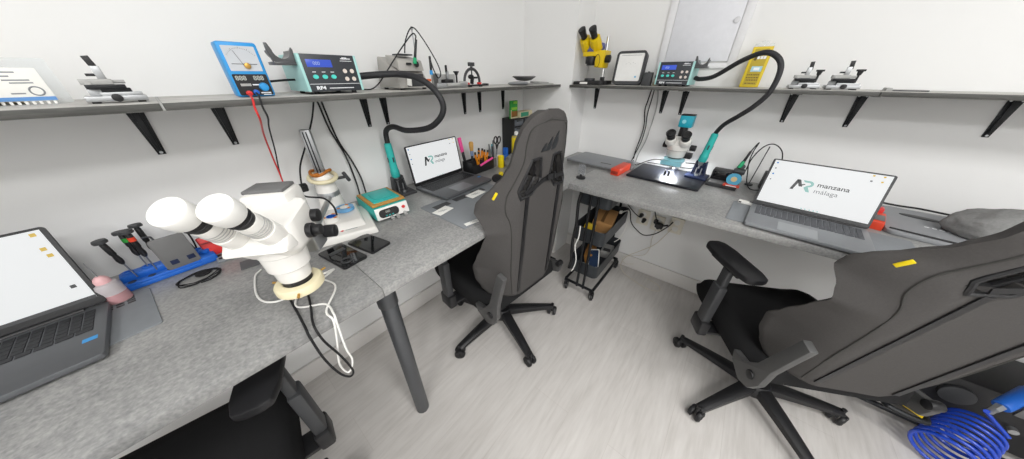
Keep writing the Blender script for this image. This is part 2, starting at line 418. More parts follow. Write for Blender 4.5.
def back_shell():
    NU, NV = 48, 76; bm = bmesh.new(); Rr, F = [], []
    z0, z1 = BACK[0][0], BACK[-1][0]
    for j in range(NV+1):
        z = z0+(z1-z0)*j/NV; hw, wing, th = interp(BACK, z)
        ra, fa = [], []
        for i in range(NU+1):
            u = -1+2*i/NU; x = hw*u; y = rear(x, z, hw, wing); a = abs(u)
            t = th*(1-.55*a**3)
            if a > .62: t = max(.034, t*.8)+.012*math.sin(PI*min(1,(a-.62)/.38))
            t *= math.sqrt(max(0, 1-a**10)) if a < 1 else 0
            t = max(t, .006)
            ra.append(bm.verts.new((x, y, z))); fa.append(bm.verts.new((x*(1-.02*a), y+t, z)))
        Rr.append(ra); F.append(fa)
    hole = lambda i, j: inpoly(abs((Rr[j][i].co.x+Rr[j+1][i+1].co.x)/2), (Rr[j][i].co.z+Rr[j+1][i].co.z)/2, HOLE)
    H = [[hole(i, j) for i in range(NU)] for j in range(NV)]
    for j in range(NV):
        for i in range(NU):
            if H[j][i]: continue
            bm.faces.new((Rr[j][i], Rr[j][i+1], Rr[j+1][i+1], Rr[j+1][i]))
            bm.faces.new((F[j][i], F[j+1][i], F[j+1][i+1], F[j][i+1]))
            if i == 0 or H[j][i-1]: bm.faces.new((Rr[j][i], Rr[j+1][i], F[j+1][i], F[j][i]))
            if i == NU-1 or H[j][i+1]: bm.faces.new((Rr[j][i+1], F[j][i+1], F[j+1][i+1], Rr[j+1][i+1]))
            if j == 0 or H[j-1][i]: bm.faces.new((Rr[j][i], F[j][i], F[j][i+1], Rr[j][i+1]))
            if j == NV-1 or H[j+1][i]: bm.faces.new((Rr[j+1][i], Rr[j+1][i+1], F[j+1][i+1], F[j+1][i]))
    bmesh.ops.recalc_face_normals(bm, faces=bm.faces[:])
    m = MB(); m.add(bm); return m
def strip(mb, pts, w, off, th=.003):
    """flat webbing laid on the rear of the backrest along (x, z) points"""
    P = [(x, z) for x, z in pts]
    N = 14; L = []
    for a, b in zip(P, P[1:]):
        for k in range(N): t = k/N; L.append((a[0]+(b[0]-a[0])*t, a[1]+(b[1]-a[1])*t))
    L.append(P[-1]); t = bmesh.new(); rows = []
    for k, (x, z) in enumerate(L):
        x2, z2 = L[min(k+1, len(L)-1)]; x1, z1 = L[max(k-1, 0)]
        d = Vector((x2-x1, z2-z1)).normalized(); nx, nz = -d.y, d.x
        row = []
        for s_, o_ in ((-1, off), (1, off), (1, off+th), (-1, off+th)):
            p = rearpt(x, z, o_); row.append(t.verts.new((x+nx*w/2*s_, p.y, z+nz*w/2*s_)))
        rows.append(row)
    for A, B in zip(rows, rows[1:]):
        for j in range(4): t.faces.new((A[j], A[(j+1)%4], B[(j+1)%4], B[j]))
    t.faces.new(rows[0][::-1]); t.faces.new(rows[-1])
    return mb.add(t)
def make_chair():
    t = thing('gaming_chair', '', 'chair', (0,0,0), 0, 'charcoal gaming chairs')
    # star base
    mb = MB()
    mb.lathe([(0,.055),(.05,.055),(.062,.075),(.06,.105),(.045,.125),(0,.128)])
    for k in range(5):
        a = R(72*k); ca, sa = math.cos(a), math.sin(a); q = bmesh.new(); rows = []
        for i in range(9):
            f = i/8; r = .035+.300*f; zt = .122-.028*f-.016*f*f; hgt = .045-.022*f; w = .030-.011*f
            rows.append([q.verts.new(p) for p in ((r,-w,zt-hgt),(r,w,zt-hgt),(r,w,zt-.008),(r,w*.5,zt),(r,-w*.5,zt),(r,-w,zt-.008))])
        for A, B in zip(rows, rows[1:]):
            for j in range(6): q.faces.new((A[j], A[(j+1)%6], B[(j+1)%6], B[j]))
        q.faces.new(rows[0][::-1]); q.faces.new(rows[-1])
        mb.add(q, Matrix.Rotation(a, 4, 'Z'))
    mb.build('star_base', BLACK, t)
    for k in range(5):
        a = R(72*k); mb = MB(); mb.M = Matrix.Rotation(a, 4, 'Z') @ T(.333, 0, 0) @ Matrix.Rotation(R(40+50*k), 4, 'Z')
        mb.cyl((0,0,.045),(0,0,.088), .009, n=14)
        mb.box((0,0,.05),(.022,.012,.04), bev=.003)
        for s in (-1, 1):
            mb.cyl((0, s*.008, .03),(0, s*.026, .03), .03, .028, 26, .004)
            for j in range(6):
                b = R(60*j); mb.box((.016*math.cos(b), s*.0265, .03+.016*math.sin(b)), (.014,.003,.004), (0,-b,0), bev=.0008)
            mb.cyl((0, s*.02, .03),(0, s*.0285, .03), .006, n=14)
        mb.build('caster', BLACK, t)
    mb = MB(); mb.cyl((0,0,.12),(0,0,.27), .028, n=24); mb.cyl((0,0,.27),(0,0,.36), .018, n=20); mb.build('gas_lift', BLACKM, t)
    mb = MB(); mb.box((0,-.02,.37),(.24,.30,.035), bev=.008); mb.box((0,-.06,.345),(.10,.16,.05), bev=.01); mb.cyl((0,.02,.35),(0,.20,.345), .006, n=10); mb.cyl((0,.20,.345),(0,.235,.345),.02,n=16,bev=.003)
    mb.build('tilt_mechanism', BLACKM, t)
    # seat: a cushion with raised side bolsters
    q = bmesh.new(); NU, NV = 22, 18; top, bot = [], []
    for j in range(NV+1):
        v = j/NV; y = -.195+.535*v; ra, rb = [], []
        for i in range(NU+1):
            u = -1+2*i/NU; a = abs(u); hw = .262-.035*max(0,(v-.75)/.25)**2-.03*max(0,(.12-v)/.12)
            x = hw*u; e = max(0, 1-a**9)**.5; fe = max(.02, 1-max(0,(v-.86)/.14)**2.5)**.5
            zt = .452+.05*max(0,(a-.60)/.40)**.8*(1-.55*v)
            z = .388+(zt-.388)*max(.05, e)*fe
            ra.append(q.verts.new((x, y, z))); rb.append(q.verts.new((x*.97, y*.985, .382)))
        top.append(ra); bot.append(rb)
    for j in range(NV):
        for i in range(NU):
            q.faces.new((top[j][i], top[j][i+1], top[j+1][i+1], top[j+1][i])); q.faces.new((bot[j][i], bot[j+1][i], bot[j+1][i+1], bot[j][i+1]))
    for i in range(NU):
        q.faces.new((top[0][i], bot[0][i], bot[0][i+1], top[0][i+1])); q.faces.new((top[NV][i], top[NV][i+1], bot[NV][i+1], bot[NV][i]))
    for j in range(NV):
        q.faces.new((top[j][0], top[j+1][0], bot[j+1][0], bot[j][0])); q.faces.new((top[j][NU], bot[j][NU], bot[j+1][NU], top[j+1][NU]))
    MB().add(q).build('seat', FABRICD, t, 60)
    bk = back_shell().build('backrest', FABRIC, t, 70)
    # trims in the two harness openings
    for s in (-1, 1):
        mb = MB(); P = []
        n = len(HOLE)
        for i in range(n):
            a, b = HOLE[i], HOLE[(i+1) % n]
            for k in range(6): f = k/6; P.append(rearpt(s*(a[0]+(b[0]-a[0])*f), a[1]+(b[1]-a[1])*f, -.002))
        mb.tube(P, .0062, 8, closed=True)
        mb.tube([p+Vector((0,.03,0)) for p in P], .0070, 8, closed=True)
        mb.tube([p+Vector((0,.06,0)) for p in P], .0065, 8, closed=True)
        mb.build('harness_trim', BLACK, bk)
    mb = MB()
    for s in (-1, 1): strip(mb, [(s*.100,.972),(s*.102,.80),(s*.106,.49)], .018, .002)
    strip(mb, [(-.118,.990),(0,1.022),(.112,1.015)], .015, .004)
    mb.build('harness_strap', BLACK, bk)
    mb = MB(); p = rearpt(.02,1.024,.010); mb.box(p, (.035,.008,.022), bev=.002); p = rearpt(.045,1.025,.011); mb.box(p,(.01,.008,.026),bev=.002); mb.build('strap_buckle', BLACK, bk)
    mb = MB()
    for s in (-1, 1):
        mb.tube([rearpt(s*x, z, .0005) for x, z in ((.135,.48),(.152,.62),(.158,.76),(.168,.87),(.182,.93),(.175,.985),(.150,1.03),(.122,1.10),(.112,1.17),(.090,1.215),(0,1.235))], .0028, 6, 5)
    mb.build('seam', STITCH, bk)
    mb = MB()
    for x0, hh, lean in ((-.030,.030,.022),(-.002,.046,.030),(.030,.062,.034)):
        q = bmesh.new(); pts = [(x0-.014,1.128),(x0-.004,1.128+hh*.5),(x0+lean*.6,1.128+hh),(x0+lean*.62,1.128+hh*.45),(x0+.010,1.130)]
        a = [q.verts.new(rearpt(x, z, .0005)) for x, z in pts]; b = [q.verts.new(rearpt(x, z, .0022)) for x, z in pts]
        q.faces.new(a); q.faces.new(b[::-1])
        for i in range(5): q.faces.new((a[i], b[i], b[(i+1)%5], a[(i+1)%5]))
        bmesh.ops.recalc_face_normals(q, faces=q.faces[:]); mb.add(q)
    mb.build('logo', INK, bk, label='black three-sail emblem')
    p = rearpt(-.203,.992,.003); mb = MB(); mb.box(p, (.010,.004,.032), (R(6),R(32),R(-50)), bev=.001); mb.build('yellow_tag', YELLOW, bk, label='small yellow tag')
    # hinge covers
    for s in (-1, 1):
        X = s*.258; mb = MB()
        a = [(-.12,.395),(-.105,.435),(-.165,.445),(-.208,.50),(-.268,.705),(-.304,.695),(-.262,.52),(-.258,.44),(-.232,.385),(-.185,.365)] if s < 0 else [(-.12,.39),(-.105,.425),(-.165,.44),(-.215,.45),(-.232,.43),(-.222,.385),(-.18,.37)]
        mb.prism([(y, z) for y, z in a], .024, Matrix(((0,0,1,X-.012),(1,0,0,0),(0,1,0,0),(0,0,0,1))), bev=.004)
        hc = mb.build('hinge_cover', mat('hinge_grey', '#4b4b4b', .45), t)
        mb = MB(); mb.cyl((X-.02*s,-.215,.44),(X+.018*s,-.215,.44), .017, n=20, bev=.003); mb.build('pivot', BLACK, hc)
    mb = MB(); mb.cyl((.272,-.14,.40),(.31,-.14,.40), .012, n=14); mb.box((.31,-.10,.40),(.012,.11,.024), bev=.005); mb.build('recline_lever', BLACK, t)
    # arms
    for s in (-1, 1):
        ar = thing_part('armrest', t)
        mb = MB(); mb.box((s*.225,.055,.366),(.20,.075,.014), bev=.003); mb.box((s*.315,.055,.385),(.042,.085,.075), bev=.01); mb.build('arm_bracket', BLACK, ar)
        mb = MB(); mb.box((s*.315,.055,.50),(.034,.058,.24), bev=.008); mb.box((s*.312,.058,.61),(.024,.045,.18), bev=.006); mb.build('post', DARKG, ar)
        mb = MB(); mb.M = T(s*.288,.095,.715) @ Matrix.Rotation(R(s*-9), 4, 'Z')
        out = [(.036,-.13),(.046,-.09),(.048,.06),(.040,.115),(.020,.135),(-.020,.135),(-.040,.115),(-.048,.06),(-.046,-.09),(-.036,-.13),(-.015,-.138),(.015,-.138)]
        mb.prism(out[::-1], .026, T(0,0,-.010), bev=.007)
        mb.box((0,0,-.018),(.06,.16,.018), bev=.004)
        mb.build('arm_pad', BLACK, ar)
    return t
def thing_part(name, parent):
    o = bpy.data.objects.new(name, None); C.objects.link(o); o.parent = parent; o.empty_display_size = .05; return o
CH1 = make_chair()
CH1.location = (-.785,.86,0); CH1.rotation_euler = (0,0,R(85)); CH1['label'] = 'charcoal gaming chair pushed up to the corner bench, its tall back showing a black emblem'
CH2 = dup(CH1, (.455,1.285,0), 28, 'charcoal gaming chair at the back bench, its wide back cut off by the photo edge')
CH0 = dup(CH1, (-.722,-.395,0), 80, 'black gaming chair under the front bench edge, showing only seat and one armrest')
def spin_base(ch, deg):
    for c in ch.children:
        if c.name.split('.')[0] in ('star_base', 'caster'): c.rotation_euler = (0,0,R(deg))
def recline(ch, deg):      # tilt the backrest about its hinge
    for c in ch.children:
        if c.name.split('.')[0] == 'backrest':
            p = Vector((0,-.235,.45)); M = Matrix.Rotation(R(deg), 4, 'X'); c.rotation_euler = (R(deg),0,0); c.location = p-M @ p
recline(CH1, -4.5); recline(CH2, 2.5); recline(CH0, 42)
spin_base(CH1, 37); spin_base(CH2, -8); spin_base(CH0, 10)
D = DZ

# ------------------------------------------------------------------ laptops
def laptop(label, loc, rz, w=.345, d=.235, tilt=108, body=LAPT, keys=KEYS, logo=True, sticker=None, lid_h=.208):
    t = thing('laptop', label, 'laptop', loc, rz)
    mb = MB(); mb.prism(rrect(w, d, .008), .013, T(0,0,.004), bev=.002)
    for x in (-w*.4, w*.4):
        for y in (-d*.4, d*.4): mb.cyl((x,y,0),(x,y,.0045), .007, n=14)
    mb.build('base', body, t)
    mb = MB(); kw = w*.90; k0 = d*.5-.022; rows = 6; kh = .0165
    for r_ in range(rows):
        n = 18 if r_ < 5 else 11; y = k0-kh*(r_+.5)
        ws = [kw/n]*n
        if r_ == 5: u = kw/18; ws = [u*1.2]*3+[u*5.2]+[u*1.2]*4+[(kw-u*13.6)/3]*3
        x = -kw/2
        for ww in ws:
            mb.box((x+ww/2, y, .0178), (ww-.0022, kh-.0022, .0016), bev=.0004, seg=1); x += ww
    mb.build('keyboard', keys, t)
    MB().prism(rrect(w*.32, d*.34, .003), .0005, T(-w*.06, -d*.5+d*.21, .0171)).build('touchpad', mat('touchpad', '#7d7f82', .35, .3) if body is LAPT else mat('touchpad_light', '#9da0a3', .35, .3), t)
    if sticker: MB().box((w*.44, -d*.17, .0172), (.020,.014,.0006), bev=0).build('sticker', mat('sticker_blue','#2f8fd0',.4), t, label='blue square sticker')
    MB().cyl((-w*.40, d*.5-.006, .017),(w*.40, d*.5-.006, .017), .0065, n=16).build('hinge', BLACK, t)
    # lid, hinged on the rear edge
    Mh = T(0, d*.5-.006, .019) @ Matrix.Rotation(R(180-tilt)-PI, 4, 'X') @ Matrix.Rotation(0, 4, 'X')
    Mh = T(0, d*.5-.006, .019) @ Matrix.Rotation(R(90-(tilt-90)-0), 4, 'X')   # local XY of the lid stands up, facing -Y
    Mh = T(0, d*.5-.006, .019) @ Matrix.Rotation(R(180-tilt), 4, 'X')
    hh = d*.97 if lid_h is None else lid_h
    mb = MB(); mb.M = Mh; mb.prism(rrect(w, hh, .007), .0055, T(0, hh/2, -.0055), bev=.001); lid = mb.build('lid', BLACK if body is LAPT else DARKG, t)
    mb = MB(); mb.M = Mh; sw, sh = w*.955, hh*.885; mb.box((0, hh*.53, .0004), (sw, sh, .0008), bev=0); sc = mb.build('screen', SCREEN, lid)
    S = Mh @ T(0, hh*.53, .0009)
    if logo:
        L = .0225*w/.345; Mk = S @ T(-w*.155, .004, 0); q0 = -w*.155
        mb = MB(); mb.M = Mk
        bar = lambda a, b, th: mb.prism([(a[0]-th,a[1]),(a[0]+th,a[1]),(b[0]+th,b[1]),(b[0]-th,b[1])], .0004)
        bar((-L*1.05,-L),( -L*.55,L), L*.22); bar((-L*.55,L),(L*.0,-L*.25), L*.25)
        mb.prism([(-L*.2,-L*.35),(L*.1,-L*.1),(L*.55,L*.25),(L*.35,L*.35),(L*.02,L*.15)], .0004)
        mb.build('logo_m', SCR_D, sc, label='dark letter M')
        mb = MB(); mb.M = Mk; pts = [(L*.05,L)]
        for k in range(13): a = R(90-180*k/12); pts.append((L*.95+L*.62*math.cos(a), L*.42+L*.58*math.sin(a)))
        pts += [(L*1.0,-L*.2),(L*1.45,-L*1.05),(L*.95,-L*1.05),(L*.45,-L*.35),(L*.75,L*.02)]
        for k in range(9): a = R(-80+160*k/8); pts.append((L*.95+L*.25*math.cos(a), L*.4+L*.24*math.sin(a)))
        pts += [(L*.3,L*.64)]
        mb.prism(pts, .0004); mb.build('logo_r', SCR_T, sc, label='pale teal letter R')
        text('wordmark', 'manzana', .0245*w/.345, S @ T(q0+L*2.0, .004+L*.22, 0), SCR_D, sc, off=.00035, sx=1.06)
        text('wordmark', 'málaga', .0245*w/.345, S @ T(q0+L*1.9, .004-L*.98, 0), SCR_G, sc, sx=1.05)
    def icons(pts, m, s_=.006):
        for x, y in pts:
            mb = MB(); mb.M = S; mb.quad((x*sw/2, y*sh/2, 0), s_, s_); mb.build('desktop_icon', m, sc)
    if logo:
        icons([(-.94,.88),(-.93,.35)], SCR_B); icons([(-.93,.62),(-.93,.08)], SCR_G, .005); icons([(.72,.93),(.88,.93),(.88,.72)], SCR_Y); icons([(.72,.7)], SCR_G)
        icons([(-.12,-.96),(-.05,-.96),(.03,-.96),(.1,-.96),(.17,-.96)], SCR_T, .004)
    else:
        icons([(.93,.90),(.92,.52),(.93,.34)], SCR_Y, .008); icons([(.9,-.55)], SCR_D, .008); icons([(-.1,-.94)], SCR_T, .012)
        mb = MB(); mb.M = S; mb.box((0, -sh/2+.004, 0), (sw, .008, .0006), bev=0); mb.build('taskbar', SCR_D, sc)
    return t
laptop('dark laptop with a blank white screen, half cut off by the photo edge', (-.990,-.450,D+.004), 91, logo=False, sticker=True, tilt=110)
laptop('dark grey laptop on the corner bench, in front of the pen pots', (-1.090,.846,D+.003), 93.4, w=.336, tilt=99, sticker=True, lid_h=.200)
laptop('silver-grey laptop with grey keys on the back bench', (.317,1.397,D+.003), -4.7, w=.342, d=.245, tilt=119, body=LAPC, keys=KEYG)

# ------------------------------------------------------------------ repair mats
def mat_thing(label, loc, rz, w, d, th=.003, slots=None, group=None):
    t = thing('repair_mat', label, 'mat', loc, rz)
    MB().prism(rrect(w, d, .006), th, bev=.0008).build('pad', MATG, t)
    if slots:
        x0, y0, ww, dd, nx, ny = slots; mb = MB(); 
        for i in range(nx):
            for j in range(ny): mb.box((x0+ww*((i+.5)/nx-.5), y0+dd*((j+.5)/ny-.5), th+.0004), (ww/nx*.72, dd/ny*.6, .0012), bev=.0004, seg=1)
        mb.build('slot_tray', DARKG, t)
    return t
mat_thing('grey silicone mat under the laptop with the blank screen', (-1.02,-.44,D), 95, .46, .215, slots=(.15,.075,.11,.045,6,4))
mat_thing('grey silicone mat with parts trays in front of the laptop on the corner bench', (-.852,.775,D), 90, .42, .30, slots=(-.02,.09,.34,.06,3,1))
mat_thing('grey silicone mat lying under the silver-grey laptop', (.345,1.425,D), -4, .52, .24)

# papers and a phone on the corner mat
def paper(label, loc, rz, w, h):
    t = thing('note_card', label, 'paper', loc, rz)
    MB().box((0,0,.0006), (w,h,.0012), bev=.0003).build('card', PAPER, t)
    mb = MB()
    for k in range(3): mb.box((-.01+.008*k, .006-.006*k, .0013), (w*.35, .0022, .0003), bev=0)
    mb.build('print', INKG, t); return t
paper('white card on the grey mat, lying towards the turquoise heater', (-.895,.612,D+.0035), 100, .085, .05)
paper('white card with print lying close to the front edge of the corner laptop', (-.920,.835,D+.0035), 95, .10, .05)
paper('white strip of paper on the front corner of the grey mat by the bench edge', (-.712,.640,D+.0035), 80, .11, .022)
def phone(name, label, cat, loc, rz, w, h, th, m, group=None, rx=0):
    t = thing(name, label, cat, loc, rz, group)
    MB().prism(rrect(w, h, .009), th, bev=.0015).build('body', BLACK, t)
    MB().prism(rrect(w-.006, h-.006, .007), .0008, T(0,0,th-.0002)).build('screen_glass', m, t)
    return t
phone('smartphone', 'small bare phone board lying on the mat beside the charcoal chair', 'phone', (-.80,.885,D+.0035), 70, .035, .075, .006, mat('phone_board', '#6f5a3a', .5))
g = 'black glass panels in front of the microscope base'
p_ = phone('glass_panel', 'black glass phone panel with a round opening, in front of the microscope base', 'screen panel', (-.882,.19,D), 99, .080, .155, .007, GLOSS)
mb = MB(); mb.torus((-.012,-.045,.0085), .014, .003, n=28, k=8); mb.build('camera_ring', DARKG, p_)
MB().box((.0,.03,.0082),(.05,.02,.0012)).build('contact_strip', DARKG, p_)
phone('glass_panel', 'black glass phone panel beside the turquoise heater, on the bench', 'screen panel', (-.888,.281,D), 102, .078, .135, .007, GLOSS)

# ------------------------------------------------------------------ flux bottle, tool holder
b = thing('flux_bottle', 'small pink-tinted dropper bottle with a needle tip beside the blank-screen laptop', 'bottle', (-1.128,-.268,D+.003))
MB().lathe([(0,0),(.019,0),(.0215,.003),(.0215,.050),(.019,.058),(.011,.062),(0,.062)]).build('body', FROST, b)
MB().lathe([(0,.0008),(.0219,.003),(.0219,.028),(0,.028)]).build('flux', PINKL, b, label='pink fluid')
MB().lathe([(0,.060),(.0135,.060),(.0135,.069),(.010,.076),(.005,.080),(0,.080)]).build('cap', mat('pink_cap', '#dcaeb0', .4), b)
MB().cyl((0,0,.079),(.0,0,.122), .0014,.0007, n=10).build('needle', STEEL, b)

h = thing('tool_holder', 'blue plastic tool rack holding small screwdrivers behind the left bench', 'tool rack', (-1.205,-.172,D), 94)
mb = MB(); mb.box((0,0,.007),(.185,.075,.014), bev=.004); mb.box((0,.018,.020),(.180,.036,.026), bev=.006); mb.box((0,-.022,.014),(.176,.02,.012), bev=.004)
for k in range(5): mb.lathe([(.012,.013),(.013,.018),(.011,.036),(.006,.036),(.006,.013)], T(-.072+.036*k, .018, 0), 18)
mb.build('rack', BLUE, h)
mb = MB()
for k in range(5): mb.cyl((-.072+.036*k,-.022,.0195),(-.072+.036*k,-.022,.0205), .008, n=16)
mb.build('sockets', NAVY, h)
def driver(label, loc, cap, lx=0, ly=0, hl=.105, ring=None, group='small screwdrivers in the blue rack'):
    t = thing('screwdriver', label, 'screwdriver', loc, 94, group)
    d = Vector((lx, ly, 1)).normalized(); t0 = Vector((0,0,0)); M = Vector((0,0,1)).rotation_difference(d).to_matrix().to_4x4()
    MB().lathe([(0,0),(.0016,0),(.0016,.05),(.003,.052),(0,.052)], M, 10).build('shaft', STEEL, t)
    MB().lathe([(.003,.048),(.0055,.054),(.0065,.062),(.0048,.078),(.0062,.082),(.0062,hl+.008),(.0045,hl+.012),(0,hl+.012)], M, 16).build('handle', BLACK, t)
    MB().lathe([(.0042,hl+.012),(.0125,hl+.013),(.0135,hl+.017),(.012,hl+.022),(0,hl+.023)], M, 20).build('swivel_cap', cap, t)
    if ring: MB().lathe([(.0064,hl-.012),(.0069,hl-.012),(.0069,hl-.0),(.0064,hl-.0)], M, 16).build('colour_ring', ring, t)
    return t
driver('black screwdriver standing alone at the pink bottle end of the blue rack', (-1.197,-.232,D+.022), DARKG, -.06)
driver('black screwdriver with a green ring in the blue rack', (-1.222,-.208,D+.022), DARKG, 0, .1, ring=GREENC)
driver('black screwdriver with a red ring in the blue rack', (-1.203,-.196,D+.022), DARKG, .02, .0, hl=.112, ring=REDORANGE)
driver('black screwdriver leaning behind the red-ringed one in the blue rack', (-1.228,-.180,D+.022), DARKG, .02, .1, hl=.112)
k = thing('spudger_holder', 'grey upright plastic plate with two blue windows at the blue tool rack', 'tool holder', (-1.178,-.140,D+.016), 97)
mb = MB(); mb.M = FRONT; mb.prism(rrect(.070,.100,.008), .006, T(0,.053,-.003), bev=.001); mb.build('plate', MIDG, k)
mb = MB(); mb.M = FRONT
for x in (-.014,.020): mb.prism(rrect(.016,.014,.001), .0006, T(x,.024,.003)); 
mb.build('window', NAVY, k)
mb = MB(); mb.tube([(-.02,.012,.03),(-.02,.012,.10),(-.024,.010,.112),(-.036,.008,.116)], .0022, 8); mb.build('hook_tool', GUN, k)
w = thing('tweezers', 'dark tweezers standing behind the grey plate in the blue rack', 'tweezers', (-1.247,-.108,D), 94)
mb = MB()
for s in (-1,1): mb.tube([(s*.0005,0,.02),(s*.006,0,.07),(s*.004,0,.12),(0,0,.132)], .0022, 8)
mb.build('arms', BLACK, w)
w = thing('marker_pen', 'slim black pen standing behind the grey plate near the red box', 'pen', (-1.262,-.085,D), 94)
MB().cyl((0,0,.0),(0,0,.10), .0045, n=16, bev=.001).build('barrel', BLACK, w); MB().cyl((0,0,.10),(0,0,.135), .0052, n=16, bev=.001).build('cap', PAPER, w)
w = thing('storage_box', 'small red plastic box standing behind the white microscope head', 'box', (-1.225,-.058,D), 100)
mb = MB(); mb.box((0,0,.035),(.075,.022,.070), (R(-14),0,0), bev=.004); mb.build('body', RED, w); mb = MB(); mb.box((0,-.0055,.052),(.071,.024,.004), (R(-14),0,0), bev=.001); mb.build('lid_seam', mat('dark_red', '#8f1f22', .5), w)
w = thing('bit_box', 'small blue plastic bit box between the tool rack and the red box', 'box', (-1.20,-.092,D), 95)
mb = MB(); mb.box((0,0,.012),(.035,.05,.024), bev=.004); mb.cyl((0,.012,.024),(0,.012,.036), .012, n=20, bev=.002); mb.build('body', BLUE, w)
c = thing('cable_coil', 'thin black cable coiled flat on the bench in front of the blue tool rack', 'cable', (-1.095,-.125,D), 0)
mb = MB(); P = []
for i in range(90):
    a = 2*PI*i/26; r = .043-.006*(i/90)+.003*math.sin(i*.9); P.append((r*.8*math.cos(a), r*1.1*math.sin(a), .002+.0022*(i//26)))
mb.tube(P, .0016, 6, 1); mb.cyl((-.02,.01,.0005),(-.02,.01,.006), .018, n=20, bev=.002); mb.build('wire', RUBBER, c)
s = thing('parts_tray', 'flat grey slotted parts tray behind the white microscope', 'tray', (-1.200,-.037,D), 92)
MB().box((0,0,.004),(.085,.10,.008), bev=.002).build('tray', MATG, s)
mb = MB()
for i in range(3):
    for j in range(4): mb.box((-.027+.027*i, -.036+.024*j, .0085),(.020,.010,.002), bev=.0005)
mb.build('slots', BLACK, s)
s = thing('rubber_pad', 'small dark square pad lying on the bench beside the white microscope', 'pad', (-1.07,.0,D), 85)
MB().box((0,0,.0015),(.075,.055,.003), bev=.001).build('pad', mat('dark_pad','#58585a',.7), s)

# ------------------------------------------------------------------ the big white microscope
M1 = thing('stereo_microscope', 'large white stereo microscope with white eyecups and a cream ring light on the front bench', 'microscope', (0,0,0))
# stand base (moulded, with a raised plateau)
mb = MB(); mb.M = T(-1.085,.283,D) @ Matrix.Rotation(R(74.6), 4, 'Z')
mb.wedge([(-.098,-.125,0),(.098,-.125,0),(.098,.125,0),(-.098,.125,0),(-.092,-.119,.026),(.092,-.119,.026),(.092,.119,.026),(-.092,.119,.026)], .005)
mb.wedge([(-.068,-.085,.024),(.068,-.085,.024),(.068,.115,.024),(-.068,.115,.024),(-.060,-.060,.046),(.060,-.060,.046),(.060,.108,.050),(-.060,.108,.050)], .006)
base = mb.build('stand_base', WHITEM, M1)
mk = T(-1.085,.283,D) @ Matrix.Rotation(R(74.6), 4, 'Z')
mb = MB(); mb.M = mk @ T(-.016,-.088,.026); mb.prism([(-.006,0),(0,-.006),(.006,0),(0,.006)], .0012); mb.build('logo_mark', RED, base)
mb = MB(); mb.M = mk @ T(.014,-.088,.026); mb.box((0,0,.0003),(.04,.0035,.0008), bev=0); mb.build('lettering', INKG, base)
# column
CX, CY = -1.215, .298
mb = MB(); mb.M = T(CX, CY, D)
mb.lathe([(0,.045),(.046,.045),(.044,.06),(.036,.13),(.033,.175),(.025,.19),(0,.19)], n=36); mb.build('column_foot', WHITEM, M1)
mb = MB(); mb.M = T(CX, CY, D) @ Matrix.Rotation(R(60), 4, 'Z'); mb.box((0,0,.265),(.032,.022,.17), bev=.003); col = mb.build('column', STEEL, M1)
mb = MB(); mb.M = T(CX, CY, D) @ Matrix.Rotation(R(60), 4, 'Z')
for x in (-.006, .004): mb.box((x,-.0112,.268),(.004,.002,.15), bev=.0004)
mb.build('rack_teeth', BLACKM, col)
mb = MB(); mb.M = T(CX+.004, CY, D+.172); mb.torus((0,0,0), .043, .008, (.25,0,1), n=48, k=10, sx=1, sy=1.05); mb.build('spare_ring', IVORY, M1, label='cream ring hung on the column')
mb = MB(); mb.M = T(CX, CY, D+.192); mb.tube([(.03*math.cos(a), .034*math.sin(a), .006*math.sin(2*a)) for a in [2*PI*i/30 for i in range(30)]], .0055, 8, closed=True); mb.box((.026,-.024,0),(.012,.02,.012),bev=.003); mb.build('strap', mat('orange_brown_strap','#a8641f',.6,var=.6,scale=30), M1, label='orange and brown strap')
mb = MB(); mb.cyl((CX+.005,CY+.045,D+.155),(CX+.01,CY+.075,D+.155), .006, n=14); mb.box((CX+.012,CY+.08,D+.155),(.012,.014,.045),(R(20),0,0),bev=.004); mb.build('clamp_knob', DARKG, M1)
mb = MB(); mb.box((CX+.02,CY-.075,D+.155),(.022,.024,.028),(0,.3,0),bev=.004); mb.build('plug', BLACK, M1)
# arm from the column to the head
e = Vector((.79,-.61,0)).normalized(); l = Vector((-e.y, e.x, 0))   # towards the eyepieces; to the image right
HB = Vector((-.685,.046,.947)); HS = .86
hp = lambda a, b_, z: tuple(HB+(e*a+l*b_+Vector((0,0,z-1.0125)))*HS)
mb = MB(); mb.cyl((CX,CY,.925),(CX,CY,.965), .040, n=28, bev=.004); mb.cyl((CX+.03,CY-.01,.945), hp(-.13,0,1.075), .009, n=18); mb.box(hp(-.13,0,1.09),(.06,.05,.075),(0,0,math.atan2(e.y,e.x)),bev=.006); mb.build('arm', STEEL, M1)
mb = MB(); mb.cyl(hp(-.16,.028,1.08),hp(-.16,.062,1.08),.017,n=22,bev=.003); mb.build('focus_knob', BLACK, M1)
